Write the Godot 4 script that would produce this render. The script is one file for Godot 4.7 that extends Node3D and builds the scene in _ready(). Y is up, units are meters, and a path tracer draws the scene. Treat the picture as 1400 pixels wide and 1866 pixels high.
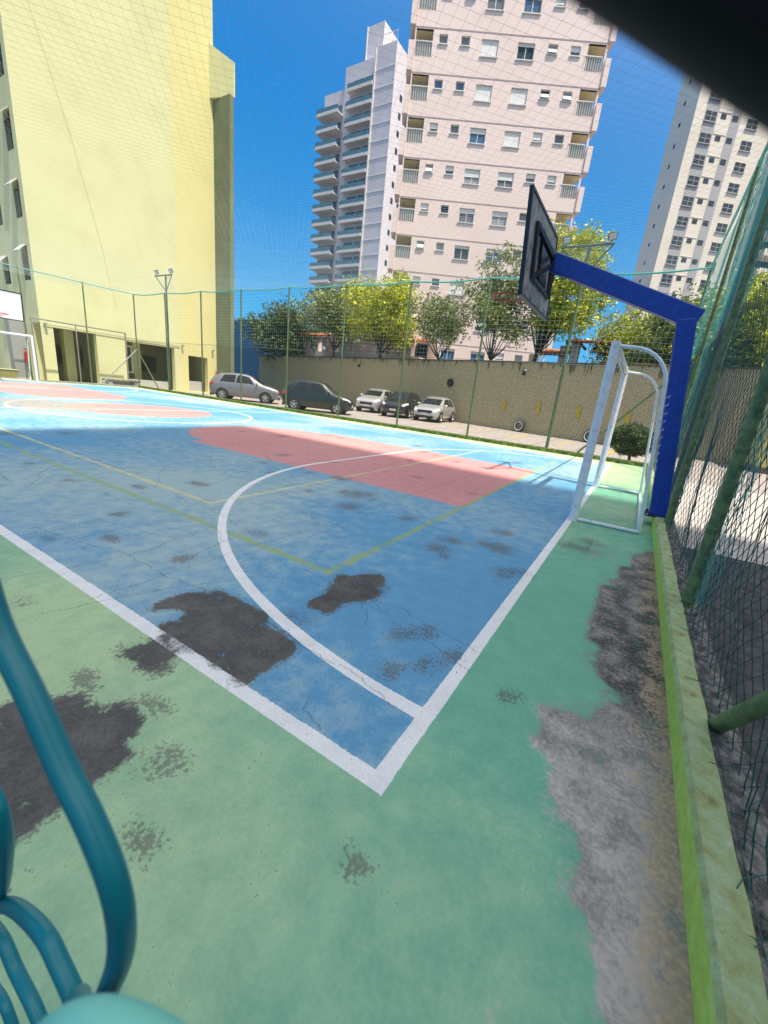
extends Node3D

# ---------------------------------------------------------------- mesh builder
class MB:
	var v := PackedVector3Array()
	var n := PackedVector3Array()
	var uv := PackedVector2Array()
	var col := PackedColorArray()
	var ix := PackedInt32Array()

	func tri_n(a: Vector3, b: Vector3, c: Vector3, na: Vector3, nb: Vector3, nc: Vector3) -> void:
		var k := v.size()
		v.append(a); v.append(b); v.append(c)
		n.append(na); n.append(nb); n.append(nc)
		uv.append(Vector2.ZERO); uv.append(Vector2.ZERO); uv.append(Vector2.ZERO)
		ix.append(k); ix.append(k + 2); ix.append(k + 1)

	# corners run counter-clockwise seen from outside
	func quad(a: Vector3, b: Vector3, c: Vector3, d: Vector3, ua := Vector2(0, 0), ub := Vector2(1, 0), uc := Vector2(1, 1), ud := Vector2(0, 1)) -> void:
		var k := v.size()
		var m := (b - a).cross(c - a)
		if m.length_squared() < 1e-14:
			m = (c - a).cross(d - a)
		m = m.normalized()
		v.append(a); v.append(b); v.append(c); v.append(d)
		for q in 4: n.append(m)
		uv.append(ua); uv.append(ub); uv.append(uc); uv.append(ud)
		ix.append(k); ix.append(k + 2); ix.append(k + 1)
		ix.append(k); ix.append(k + 3); ix.append(k + 2)

	func box(c: Vector3, s: Vector3, b := Basis()) -> void:
		var x := b.x * s.x * 0.5
		var y := b.y * s.y * 0.5
		var z := b.z * s.z * 0.5
		quad(c - x - y + z, c + x - y + z, c + x + y + z, c - x + y + z)
		quad(c + x - y - z, c - x - y - z, c - x + y - z, c + x + y - z)
		quad(c + x - y + z, c + x - y - z, c + x + y - z, c + x + y + z)
		quad(c - x - y - z, c - x - y + z, c - x + y + z, c - x + y - z)
		quad(c - x + y + z, c + x + y + z, c + x + y - z, c - x + y - z)
		quad(c - x - y - z, c + x - y - z, c + x - y + z, c - x - y + z)

	# box from min to max corner
	func bx(a: Vector3, b: Vector3) -> void:
		box((a + b) * 0.5, (b - a).abs())

	# quad turned so that it faces away from the point m
	func quad_out(a: Vector3, b: Vector3, c: Vector3, d: Vector3, m: Vector3) -> void:
		if (b - a).cross(c - a).dot((a + b + c + d) * 0.25 - m) >= 0.0: quad(a, b, c, d)
		else: quad(d, c, b, a)

	# box whose edges are chamfered by e
	func cbox(c: Vector3, s: Vector3, e: float, b := Basis()) -> void:
		var h := s * 0.5
		for ax in 3:
			var a1 := (ax + 1) % 3
			var a2 := (ax + 2) % 3
			for s1 in [-1.0, 1.0]:
				var o: Array = []
				for q in [[-1, -1], [1, -1], [1, 1], [-1, 1]]:
					var w := Vector3.ZERO
					w[ax] = s1 * h[ax]
					w[a1] = q[0] * (h[a1] - e)
					w[a2] = q[1] * (h[a2] - e)
					o.append(c + b * w)
				quad_out(o[0], o[1], o[2], o[3], c)
				for s2 in [-1.0, 1.0]:
					o = []
					for q in [[-1, 0], [1, 0], [1, 1], [-1, 1]]:
						var w := Vector3.ZERO
						w[ax] = q[0] * (h[ax] - e)
						w[a1] = s1 * (h[a1] - (0.0 if q[1] == 0 else e))
						w[a2] = s2 * (h[a2] - (e if q[1] == 0 else 0.0))
						o.append(c + b * w)
					quad_out(o[0], o[1], o[2], o[3], c)
		for sx in [-1.0, 1.0]:
			for sy in [-1.0, 1.0]:
				for sz in [-1.0, 1.0]:
					var k := Vector3(h.x * sx, h.y * sy, h.z * sz)
					var p := c + b * (k - Vector3(0, e * sy, e * sz))
					var q := c + b * (k - Vector3(e * sx, 0, e * sz))
					var r := c + b * (k - Vector3(e * sx, e * sy, 0))
					var nn := b * Vector3(sx, sy, sz).normalized()
					if (q - p).cross(r - p).dot(nn) > 0: tri_n(p, q, r, nn, nn, nn)
					else: tri_n(p, r, q, nn, nn, nn)

	# swept tube; r is a float or an array of floats
	func tube(pts: Array, r, sides := 8, caps := true) -> void:
		var m := pts.size()
		var t0: Vector3 = (pts[1] - pts[0]).normalized()
		var u := t0.cross(Vector3.UP)
		if u.length() < 0.05: u = t0.cross(Vector3.RIGHT)
		u = u.normalized()
		var k0 := v.size()
		for i in m:
			var t: Vector3
			if i == 0: t = pts[1] - pts[0]
			elif i == m - 1: t = pts[i] - pts[i - 1]
			else: t = (pts[i + 1] - pts[i]).normalized() + (pts[i] - pts[i - 1]).normalized()
			t = t.normalized()
			u = (u - t * u.dot(t)).normalized()
			var w := t.cross(u)
			var rr: float = r if r is float else r[i]
			for s in sides:
				var a := TAU * s / sides
				var d := u * cos(a) + w * sin(a)
				v.append(pts[i] + d * rr)
				n.append(d)
				uv.append(Vector2(float(s) / sides, float(i) / m))
		for i in m - 1:
			for s in sides:
				var a := k0 + i * sides + s
				var b := k0 + i * sides + (s + 1) % sides
				ix.append(a); ix.append(a + sides); ix.append(b)
				ix.append(b); ix.append(a + sides); ix.append(b + sides)
		if caps:
			for e in [0, m - 1]:
				var k := v.size()
				var t: Vector3 = (pts[0] - pts[1]).normalized() if e == 0 else (pts[m - 1] - pts[m - 2]).normalized()
				v.append(pts[e]); n.append(t); uv.append(Vector2.ZERO)
				for s in sides:
					v.append(v[k0 + e * sides + s]); n.append(t); uv.append(Vector2.ZERO)
				for s in sides:
					ix.append(k)
					if e == 0:
						ix.append(k + 1 + s); ix.append(k + 1 + (s + 1) % sides)
					else:
						ix.append(k + 1 + (s + 1) % sides); ix.append(k + 1 + s)

	# flat polygon (2D) extruded: o + ux*x + uy*y, thickness vector d
	func extrude(poly: PackedVector2Array, o: Vector3, ux: Vector3, uy: Vector3, d: Vector3) -> void:
		var tri := Geometry2D.triangulate_polygon(poly)
		var nf := ux.cross(uy).normalized()
		var flip := nf.dot(d) > 0.0
		for side in 2:
			var off := Vector3.ZERO if side == 0 else d
			var nn := (-d.normalized()) if side == 0 else d.normalized()
			for q in range(0, tri.size(), 3):
				var a := o + off + ux * poly[tri[q]].x + uy * poly[tri[q]].y
				var b := o + off + ux * poly[tri[q + 1]].x + uy * poly[tri[q + 1]].y
				var c := o + off + ux * poly[tri[q + 2]].x + uy * poly[tri[q + 2]].y
				if (b - a).cross(c - a).dot(nn) > 0: tri_n(a, b, c, nn, nn, nn)
				else: tri_n(a, c, b, nn, nn, nn)
		var area := 0.0
		for q in poly.size():
			var p1 := poly[q]
			var p2 := poly[(q + 1) % poly.size()]
			area += p1.x * p2.y - p2.x * p1.y
		for q in poly.size():
			var a := o + ux * poly[q].x + uy * poly[q].y
			var e := (q + 1) % poly.size()
			var b := o + ux * poly[e].x + uy * poly[e].y
			if (area > 0) == flip: quad(a, b, b + d, a + d)
			else: quad(b, a, a + d, b + d)

	# profile of (radius, height) turned round an axis
	func lathe(pr: Array, segs: int, tf := Transform3D()) -> void:
		for i in pr.size() - 1:
			var p: Vector2 = pr[i]
			var q: Vector2 = pr[i + 1]
			var nn := Vector2(q.y - p.y, p.x - q.x).normalized()
			for s in segs:
				var a := TAU * s / segs
				var b := TAU * (s + 1) / segs
				var da := Vector3(cos(a), 0, sin(a))
				var db := Vector3(cos(b), 0, sin(b))
				var k := v.size()
				v.append(tf * (da * p.x + Vector3.UP * p.y)); v.append(tf * (db * p.x + Vector3.UP * p.y))
				v.append(tf * (db * q.x + Vector3.UP * q.y)); v.append(tf * (da * q.x + Vector3.UP * q.y))
				n.append((tf.basis * (da * nn.x + Vector3.UP * nn.y)).normalized()); n.append((tf.basis * (db * nn.x + Vector3.UP * nn.y)).normalized())
				n.append(n[k + 1]); n.append(n[k])
				for z in 4: uv.append(Vector2.ZERO)
				ix.append(k); ix.append(k + 1); ix.append(k + 2)
				ix.append(k); ix.append(k + 2); ix.append(k + 3)

	func mesh() -> ArrayMesh:
		var a := []
		a.resize(Mesh.ARRAY_MAX)
		a[Mesh.ARRAY_VERTEX] = v
		a[Mesh.ARRAY_NORMAL] = n
		a[Mesh.ARRAY_TEX_UV] = uv
		if col.size() == v.size(): a[Mesh.ARRAY_COLOR] = col
		a[Mesh.ARRAY_INDEX] = ix
		var m := ArrayMesh.new()
		m.add_surface_from_arrays(Mesh.PRIMITIVE_TRIANGLES, a)
		return m

# ---------------------------------------------------------------- scene helpers
var mats := {}
var taken := {}
var rng := RandomNumberGenerator.new()

func numbered(called: String) -> String:
	var k: int = taken.get(called, 0)
	taken[called] = k + 1
	return called if k == 0 else "%s_%03d" % [called, k]

func thing(called: String, label: String, category: String, at := Vector3.ZERO, turn := 0.0, group := "") -> Node3D:
	var o := Node3D.new()
	o.name = numbered(called)
	add_child(o)
	o.position = at
	o.rotation.y = turn
	tag(o, label, category, group)
	return o

func tag(o: Node, label: String, category := "", group := "") -> void:
	if label: o.set_meta("label", label)
	if category: o.set_meta("category", category)
	if group: o.set_meta("group", group)

func part(called: String, mb, m: Material, parent: Node = self, at := Vector3.ZERO) -> MeshInstance3D:
	var o := MeshInstance3D.new()
	o.name = called
	o.mesh = mb.mesh() if mb is MB else mb
	o.material_override = m
	o.position = at
	parent.add_child(o, true)
	return o

func stuff(called: String, mb, m: Material, parent: Node = self) -> MeshInstance3D:
	var o := part(called, mb, m, parent)
	o.set_meta("kind", "stuff")
	return o

func structure(called: String, mb, m: Material) -> MeshInstance3D:
	var o := part(called, mb, m)
	o.set_meta("kind", "structure")
	return o

func lin(r: float, g: float, b: float) -> Color:
	return Color(r, g, b).linear_to_srgb()

func flat(key: String, c: Color, rough := 0.8, metal := 0.0) -> StandardMaterial3D:
	if mats.has(key): return mats[key]
	var m := StandardMaterial3D.new()
	m.resource_name = key
	m.albedo_color = c
	m.roughness = rough
	m.metallic = metal
	mats[key] = m
	return m

func noise_tex(freq: float, octaves: int, sd: int, stops: Array, size := 512, type := FastNoiseLite.TYPE_SIMPLEX_SMOOTH) -> NoiseTexture2D:
	var f := FastNoiseLite.new()
	f.seed = sd
	f.noise_type = type
	f.frequency = freq
	f.fractal_octaves = octaves
	f.fractal_gain = 0.6
	var t := NoiseTexture2D.new()
	t.width = size
	t.height = size
	t.seamless = true
	t.noise = f
	if stops.size():
		var g := Gradient.new()
		var off := PackedFloat32Array()
		var cs := PackedColorArray()
		for s in stops:
			off.append(s[0]); cs.append(s[1])
		g.offsets = off
		g.colors = cs
		t.color_ramp = g
	return t

# a mottled surface: colours along a noise, laid on in world space, with relief
func grain(key: String, stops: Array, metres: float, rough := 0.85, freq := 0.012, relief := 0.0, octaves := 5) -> StandardMaterial3D:
	if mats.has(key): return mats[key]
	var m := StandardMaterial3D.new()
	m.resource_name = key
	m.albedo_texture = noise_tex(freq, octaves, key.hash() % 1000, stops)
	m.roughness = rough
	m.uv1_triplanar = true
	m.uv1_world_triplanar = true
	m.uv1_scale = Vector3.ONE / metres
	if relief > 0.0:
		m.heightmap_enabled = true
		m.heightmap_texture = noise_tex(freq * 3.0, octaves, key.hash() % 1000 + 7, [])
		m.heightmap_scale = relief
	mats[key] = m
	return m

func glass(key: String, c: Color, alpha := 0.25) -> StandardMaterial3D:
	if mats.has(key): return mats[key]
	var m := flat(key, Color(c.r, c.g, c.b, alpha), 0.05)
	m.transparency = BaseMaterial3D.TRANSPARENCY_ALPHA
	return m

func sag_line(a: Vector3, b: Vector3, sag: float, k := 12) -> Array:
	var o := []
	for i in k + 1:
		var t := float(i) / k
		o.append(a.lerp(b, t) + Vector3.DOWN * sag * 4.0 * t * (1.0 - t))
	return o

# ---------------------------------------------------------------- the painted court
const NEAR := [-4.6, -4.4, 0.85, 0.86]     # x0 z0 x1 z1 of the finely drawn corner
const ALL := [-24.8, -12.45, 0.85, 0.86]
const BARE := [
	[-1.63, -0.14, -1.64, -0.34, -1.61, -0.45, -1.51, -0.51, -1.36, -0.56, -1.35, -0.48, -1.17, -0.52, -1.03, -0.49, -0.90, -0.46, -0.81, -0.47, -0.74, -0.44, -0.70, -0.39, -0.72, -0.29, -0.75, -0.21, -0.76, -0.13, -0.75, -0.07, -0.86, -0.03, -1.04, -0.02, -1.10, 0.03, -1.07, 0.12, -1.13, 0.15, -1.32, 0.14, -1.38, 0.12, -1.36, 0.03, -1.43, -0.03, -1.43, -0.24],
	[-1.01, -0.75, -1.06, -0.94, -1.10, -1.18, -1.01, -1.33, -0.92, -1.48, -0.81, -1.34, -0.74, -1.13, -0.79, -0.95, -0.83, -0.79, -0.93, -0.74],
	[-1.29, 0.67, -1.33, 0.57, -1.30, 0.48, -1.20, 0.35, -0.97, 0.28, -0.81, 0.29, -0.75, 0.42, -0.73, 0.50, -0.73, 0.59, -0.74, 0.71, -0.78, 0.79],
	[0.72, -3.72, 0.52, -2.76, 0.42, -1.96, 0.42, -1.62, 0.51, -1.48, 0.50, -1.28, 0.54, -1.13, 0.63, -1.04, 0.59, -0.92, 0.51, -0.89, 0.45, -0.81, 0.34, -0.81, 0.38, -0.71, 0.37, -0.59, 0.42, -0.48, 0.46, -0.37, 0.50, -0.30, 0.52, -0.23, 0.57, -0.12, 0.56, -0.04, 0.61, 0.02, 0.66, 0.04, 0.69, 0.07, 0.68, 0.14, 0.69, 0.86, 0.86, 0.86, 0.86, -3.95]]
const SCUFF := [-4.02, -1.38, 0.13, 0.10, -0.81, -2.21, 0.16, 0.15, -0.43, -2.67, 0.25, 0.18, -0.52, -3.16, 0.14, 0.14, -0.20, -2.15, 0.12, 0.16, -1.42, -2.78, 0.11, 0.17, -3.00, -0.19, 0.11, 0.07, -2.75, -0.48, 0.14, 0.08, -2.06, -0.63, 0.10, 0.10, -2.11, -1.34, 0.16, 0.10, -2.12, 0.27, 0.11, 0.07, -0.38, -0.88, 0.11, 0.12, -0.17, -0.72, 0.09, 0.13, -0.31, -0.53, 0.08, 0.10, -0.07, -0.89, 0.07, 0.08, -0.96, -0.59, 0.11, 0.12, -1.25, 0.33, 0.13, 0.06, -0.92, 0.25, 0.11, 0.07, -0.78, -0.07, 0.10, 0.07, 0.22, -0.75, 0.07, 0.08, -0.64, 0.33, 0.07, 0.06, -0.67, 0.44, 0.08, 0.06, 0.23, -3.31, 0.30, 0.21, 0.30, -3.59, 0.22, 0.19, 0.04, 0.21, 0.07, 0.05, -0.47, 0.50, 0.08, 0.06, -0.82, -2.49, 0.14, 0.17, -0.31, -0.98, 0.08, 0.09, -0.08, -2.24, 0.10, 0.12]
const CRACKS := [[-2.49, 0.23, -2.41, -0.06, -2.35, -0.51, -2.45, -1.16], [-3.31, -0.2, -2.54, -0.38, -1.76, -0.42, -1.17, -0.52], [-1.66, -0.75, -1.2, -0.96, -0.51, -1.08, -0.04, -0.95], [-2.0, -2.53, -1.32, -2.77, -0.67, -2.66, -0.03, -2.51, 0.48, -2.51], [-3.87, -0.17, -3.35, -0.59, -2.37, -0.81], [-3.48, -2.54, -3.38, -3.83], [-1.06, -0.46, -0.51, -0.44, -0.16, -0.36], [-0.91, -1.25, -0.7, -0.95, -0.61, -0.79], [-0.47, -0.16, -0.32, -0.09]]

var na: PackedByteArray
var nb: PackedByteArray
var nc: PackedByteArray
var wear: PackedByteArray
var crack: PackedByteArray
var lut := PackedByteArray()
var cw := 0
var ch := 0
var box0 := Vector2()
var step := Vector2()
var rows_c: Array = []
var rows_h: Array = []
var fine := true

func noise_bytes(freq: float, oct: int, sd: int, gain := 0.5) -> PackedByteArray:
	var f := FastNoiseLite.new()
	f.seed = sd
	f.frequency = freq
	f.fractal_octaves = oct
	f.fractal_gain = gain
	var im := f.get_seamless_image(1024, 1024)
	im.convert(Image.FORMAT_L8)
	return im.get_data()

func wear_mask(area: Array, lw: int, lh: int, w: int, h: int) -> PackedByteArray:
	var im := Image.create(lw, lh, false, Image.FORMAT_RG8)
	var polys := []
	for b in BARE:
		var p := PackedVector2Array()
		for i in range(0, b.size(), 2): p.append(Vector2(b[i], b[i + 1]))
		polys.append(p)
	var spots := []
	for i in range(0, SCUFF.size(), 4): spots.append([SCUFF[i], SCUFF[i + 1], SCUFF[i + 2] * 1.5, SCUFF[i + 3] * 1.5])
	var r := RandomNumberGenerator.new()
	r.seed = 5
	for i in 120:       # worn spots over the rest of the court
		var sx := r.randf_range(-22.0, -0.2)
		var sz := r.randf_range(-11.0, -0.3)
		if i % 2: sx = r.randf_range(-8.0, -0.6)
		if sx > -2.2 and sz > -2.0: continue
		var s := 0.05 + 0.22 * pow(r.randf(), 2.0)
		spots.append([sx, sz, s * r.randf_range(0.8, 1.6), s * r.randf_range(0.8, 1.9)])
	for j in lh:
		for i in lw:
			var p := Vector2(lerpf(area[0], area[2], (i + 0.5) / lw), lerpf(area[1], area[3], (j + 0.5) / lh))
			var a := 0.0
			if p.x > -1.8 and p.y > -4.2:
				for q in polys:
					if Geometry2D.is_point_in_polygon(p, q):
						a = 1.0
			var g := 0.0
			for s in spots:
				var dx: float = (p.x - s[0]) / s[2]
				if absf(dx) < 1.6:
					var dz: float = (p.y - s[1]) / s[3]
					var d := dx * dx + dz * dz
					if d < 2.5: g = maxf(g, exp(-d * 1.4))
			im.set_pixel(i, j, Color(a, g, 0))
	im.resize(lw / 4, lh / 4, Image.INTERPOLATE_BILINEAR)   # soft rims, broken up by noise later
	im.resize(w, h, Image.INTERPOLATE_CUBIC)
	return im.get_data()

func crack_mask(area: Array, w: int, h: int) -> PackedByteArray:
	var b := PackedByteArray()
	b.resize(w * h)
	var r := RandomNumberGenerator.new()
	r.seed = 11
	var all := CRACKS.duplicate()
	for x in [-1.9, -6.1, -10.3, -14.5, -18.7]: all.append([x, -12.4, x, 0.0])
	for z in [-3.0, -7.3]: all.append([-24.0, z, 0.8, z])
	for i in 46:      # scratches and hairline cracks, thickest in the paler part
		var p0 := Vector2(r.randf_range(-9.0, -0.8), r.randf_range(-8.0, -0.3))
		if i < 20: p0 = Vector2(r.randf_range(-5.0, -1.6), r.randf_range(-2.6, -0.2))
		var dir := Vector2.from_angle(r.randf_range(-0.5, 0.5) + (PI / 2 if i % 3 == 0 else 0.15))
		var l := r.randf_range(0.3, 1.5)
		var bow := dir.orthogonal() * r.randf_range(-0.08, 0.08)
		var m1 := p0 + dir * l * 0.5 + bow
		var p1 := p0 + dir * l
		all.append([p0.x, p0.y, m1.x, m1.y, p1.x, p1.y])
	for c in all:
		for k in range(0, c.size() - 2, 2):
			var p := Vector2(c[k], c[k + 1])
			var q := Vector2(c[k + 2], c[k + 3])
			var steps := int(p.distance_to(q) / (step.x * 0.6)) + 2
			var wob := 0.0
			for s in steps:
				wob = clampf(wob + r.randf_range(-0.003, 0.003), -0.03, 0.03)
				var e := p.lerp(q, float(s) / steps) + Vector2(wob, -wob)
				var i := int((e.x - area[0]) / step.x)
				var j := int((e.y - area[1]) / step.y)
				if i >= 0 and j >= 0 and i < w and j < h:
					b[j * w + i] = 200
					if fine and i + 1 < w and r.randf() < 0.6: b[j * w + i + 1] = 150
	return b

func court_row(j: int) -> void:
	var out := PackedByteArray()
	out.resize(cw * 3)
	var hh := PackedByteArray()
	hh.resize(cw)
	var z := box0.y + (j + 0.5) * step.y
	var sh := 0 if fine else 3
	for i in cw:
		var x := box0.x + (i + 0.5) * step.x
		# texture noises in metres, the same for both sheets
		var gx := int(x * 380.0 + 20000.0)
		var gz := int(z * 380.0 + 20000.0)
		var a := na[((gz & 1023) << 10) + (gx & 1023)] / 255.0 - 0.5
		var b := nb[(((gz >> 2) & 1023) << 10) + ((gx >> 2) & 1023)] / 255.0 - 0.5
		var c := nc[(((gz >> 5) & 1023) << 10) + ((gx >> 5) & 1023)] / 255.0 - 0.5
		var e := a * 0.005 + b * 0.004
		var xx := x + e
		var zz := z + e
		var r: float
		var g: float
		var bl: float
		var inside := xx < 0.0 and xx > -23.9 and zz < 0.0 and zz > -11.72
		if inside:
			r = 0.115; g = 0.325; bl = 0.51
			var red := false
			if zz < -3.75 and zz > -8.0:
				if (xx < -1.19 and xx > -6.7) or (xx > -22.7 and xx < -17.2): red = true
				var kz := zz + 5.87
				if xx <= -6.7 and (xx + 6.7) * (xx + 6.7) + kz * kz < 3.3: red = true
				if xx >= -17.2 and (xx + 17.2) * (xx + 17.2) + kz * kz < 3.3: red = true
				if (xx + 12.2) * (xx + 12.2) + kz * kz < 3.5: red = true
			if red:
				r = 0.63; g = 0.27; bl = 0.265
			# paler paint in cloudy patches, strongest in a band across the court
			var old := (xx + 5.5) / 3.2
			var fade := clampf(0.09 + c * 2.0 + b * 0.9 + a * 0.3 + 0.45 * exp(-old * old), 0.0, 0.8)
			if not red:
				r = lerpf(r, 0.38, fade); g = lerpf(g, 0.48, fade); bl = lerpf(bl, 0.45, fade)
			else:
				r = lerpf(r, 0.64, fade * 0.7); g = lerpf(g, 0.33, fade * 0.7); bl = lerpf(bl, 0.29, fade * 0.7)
		else:
			r = 0.155; g = 0.42; bl = 0.285
			var yel := clampf(0.16 + c * 2.2 + b * 0.4 + clampf(-(zz - 0.2) * 0.05, 0.0, 0.5) - (0.08 if xx > 0.0 else 0.0) + clampf(-xx - 0.4, 0.0, 1.0) * 0.35, 0.0, 1.0)
			r = lerpf(r, 0.42, yel); g = lerpf(g, 0.56, yel); bl = lerpf(bl, 0.31, yel)
		# lines
		var lw := 0.0
		if inside:
			var line := 0
			if xx > -0.068 or zz > -0.068 or xx < -23.83 or zz < -11.655: line = 1
			else:
				var pz := maxf(absf(zz + 5.875) - 1.475, 0.0)
				var d0 := sqrt(xx * xx + pz * pz)
				if absf(d0 - 4.0) < 0.036: line = 1
				var xo := xx + 23.9
				var d1 := sqrt(xo * xo + pz * pz)
				if absf(d1 - 4.0) < 0.036: line = 1
				var dc := sqrt((xx + 12.2) * (xx + 12.2) + (zz + 5.875) * (zz + 5.875))
				if absf(dc - 3.05) < 0.04 or absf(xx + 12.2) < 0.04: line = 1
				if line == 0:
					if xx < -3.05 and xx > -21.3 and zz < -1.55 and zz > -10.2 and (xx > -3.11 or zz > -1.61 or xx < -21.24 or zz < -10.14): line = 2
					elif xx < -1.16 and xx > -22.7 and zz < -1.14 and zz > -10.6 and (xx > -1.23 or zz > -1.21 or xx < -22.63 or zz < -10.53): line = 3
			if line == 1:
				lw = 1.0
				r = lerpf(r, 0.84, 0.95); g = lerpf(g, 0.82, 0.95); bl = lerpf(bl, 0.79, 0.95)
			elif line == 2:
				var k := clampf(0.8 + b, 0.35, 0.9)
				r = lerpf(r, 0.60, k); g = lerpf(g, 0.56, k); bl = lerpf(bl, 0.30, k)
			elif line == 3:
				var k := clampf(0.65 + b, 0.3, 0.8)
				r = lerpf(r, 0.30, k); g = lerpf(g, 0.40, k); bl = lerpf(bl, 0.13, k)
		var gr := 1.0 + a * 0.22 + b * 0.20 + c * 0.18
		r *= gr; g *= gr; bl *= gr
		var hgt := 0.55 + a * 0.25
		# wear down to the dark concrete
		var k2 := (j * cw + i) * 2
		var wv := wear[k2] / 255.0
		var sv := wear[k2 + 1] / 255.0
		var m := wv + b * 1.0 + a * 0.5
		if lw > 0.0: m = m * 0.62 - 0.02
		var halo := clampf(wv * (1.0 - wv) * 3.4, 0.0, 0.75)
		var s2 := maxf(sv * 1.05 * (0.7 if lw > 0.0 else 1.0), halo * (0.6 if lw > 0.0 else 1.0)) + a * 1.25 + b * 0.9
		var base := maxf(clampf((m - 0.42) * 3.4, 0.0, 1.0), clampf((s2 - 0.70) * 2.6, 0.0, 0.72))
		var pin := a + b * 0.55
		if pin > 0.36: base = maxf(base, clampf((pin - 0.36) * 8.0, 0.0, 0.75))
		if base > 0.0:
			var tone := 0.085 + b * 0.09 + a * 0.075 + c * 0.06
			var tr := tone
			var tg := tone * 1.0
			var tb := tone * 1.02
			if x > 0.3:     # bare grey concrete beside the kerb, browner where leaves rot
				tone = 0.34 + b * 0.36 + a * 0.26 + c * 0.25
				if z < -0.75: tone -= 0.14 * clampf((-0.75 - z) * 3.0 + b * 2.0, 0.0, 1.0)
				tone = maxf(tone, 0.035)
				var br := clampf((x - 0.745 + b * 0.26 + a * 0.18) * 9.0, 0.0, 0.75)
				tr = lerpf(tone, 0.36 + a * 0.3, br); tg = lerpf(tone, 0.28 + a * 0.26, br); tb = lerpf(tone * 1.02, 0.19 + a * 0.17, br)
			tr *= 1.06
			tb *= 0.9
			r = lerpf(r, tr, base); g = lerpf(g, tg, base); bl = lerpf(bl, tb, base)
			hgt -= 0.28 * base
		# paint scraped to beige screed left of the centre spot
		if x < -10.5 and x > -16.5 and z > -6.0:
			var ex := (x + 13.2) / 1.9
			var ez := (z + 3.7) / 1.3
			var scr := 1.0 - ex * ex - ez * ez + b * 2.2 + a * 0.8
			if scr > 0.1:
				scr = clampf((scr - 0.1) * 2.0, 0.0, 0.85)
				r = lerpf(r, 0.36 + b * 0.3, scr); g = lerpf(g, 0.31 + b * 0.28, scr); bl = lerpf(bl, 0.25 + b * 0.22, scr)
		# pale scraped marks on the green by the kerb
		if x > 0.15 and z > 0.0 and x < 0.75:
			var sc := b * 1.2 + a * 0.5 + c * 0.4 - 0.42
			if sc > 0.0:
				sc = clampf(sc * 5.0, 0.0, 0.75)
				r = lerpf(r, 0.40, sc); g = lerpf(g, 0.42, sc); bl = lerpf(bl, 0.36, sc)
		var cr := crack[j * cw + i]
		if cr > 0 and (lw == 0.0 or cr > 180):
			var kc := cr / 255.0 * (0.8 if fine else 0.45)
			r = lerpf(r, 0.05, kc); g = lerpf(g, 0.055, kc); bl = lerpf(bl, 0.06, kc)
			hgt -= 0.3 * kc
		var o := i * 3
		out[o] = lut[clampi(int(r * 1023.0), 0, 1023)]
		out[o + 1] = lut[clampi(int(g * 1023.0), 0, 1023)]
		out[o + 2] = lut[clampi(int(bl * 1023.0), 0, 1023)]
		hh[i] = clampi(int(hgt * 255.0), 0, 255)
	rows_c[j] = out
	rows_h[j] = hh

func court_sheet(area: Array, w: int, h: int, lw: int, lh: int, is_fine: bool) -> StandardMaterial3D:
	cw = w
	ch = h
	fine = is_fine
	box0 = Vector2(area[0], area[1])
	step = Vector2((area[2] - area[0]) / w, (area[3] - area[1]) / h)
	wear = wear_mask(area, lw, lh, w, h)
	crack = crack_mask(area, w, h)
	rows_c.resize(h)
	rows_h.resize(h)
	var id := WorkerThreadPool.add_group_task(court_row, h, -1, true)
	WorkerThreadPool.wait_for_group_task_completion(id)
	var d := PackedByteArray()
	var e := PackedByteArray()
	for j in h:
		d.append_array(rows_c[j])
		e.append_array(rows_h[j])
	var m := StandardMaterial3D.new()
	m.resource_name = "court_paint"
	m.albedo_texture = ImageTexture.create_from_image(Image.create_from_data(w, h, false, Image.FORMAT_RGB8, d))
	m.texture_repeat = false
	m.roughness = 0.82
	if is_fine:
		m.heightmap_enabled = true
		m.heightmap_texture = ImageTexture.create_from_image(Image.create_from_data(w, h, false, Image.FORMAT_L8, e))
		m.heightmap_scale = 0.35
	return m

func sheet_quad(mb: MB, x0: float, z0: float, x1: float, z1: float, area: Array, y := 0.0) -> void:
	var u := func(x: float, z: float) -> Vector2: return Vector2((x - area[0]) / (area[2] - area[0]), (z - area[1]) / (area[3] - area[1]))
	mb.quad(Vector3(x0, y, z1), Vector3(x1, y, z1), Vector3(x1, y, z0), Vector3(x0, y, z0), u.call(x0, z1), u.call(x1, z1), u.call(x1, z0), u.call(x0, z0))

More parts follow.
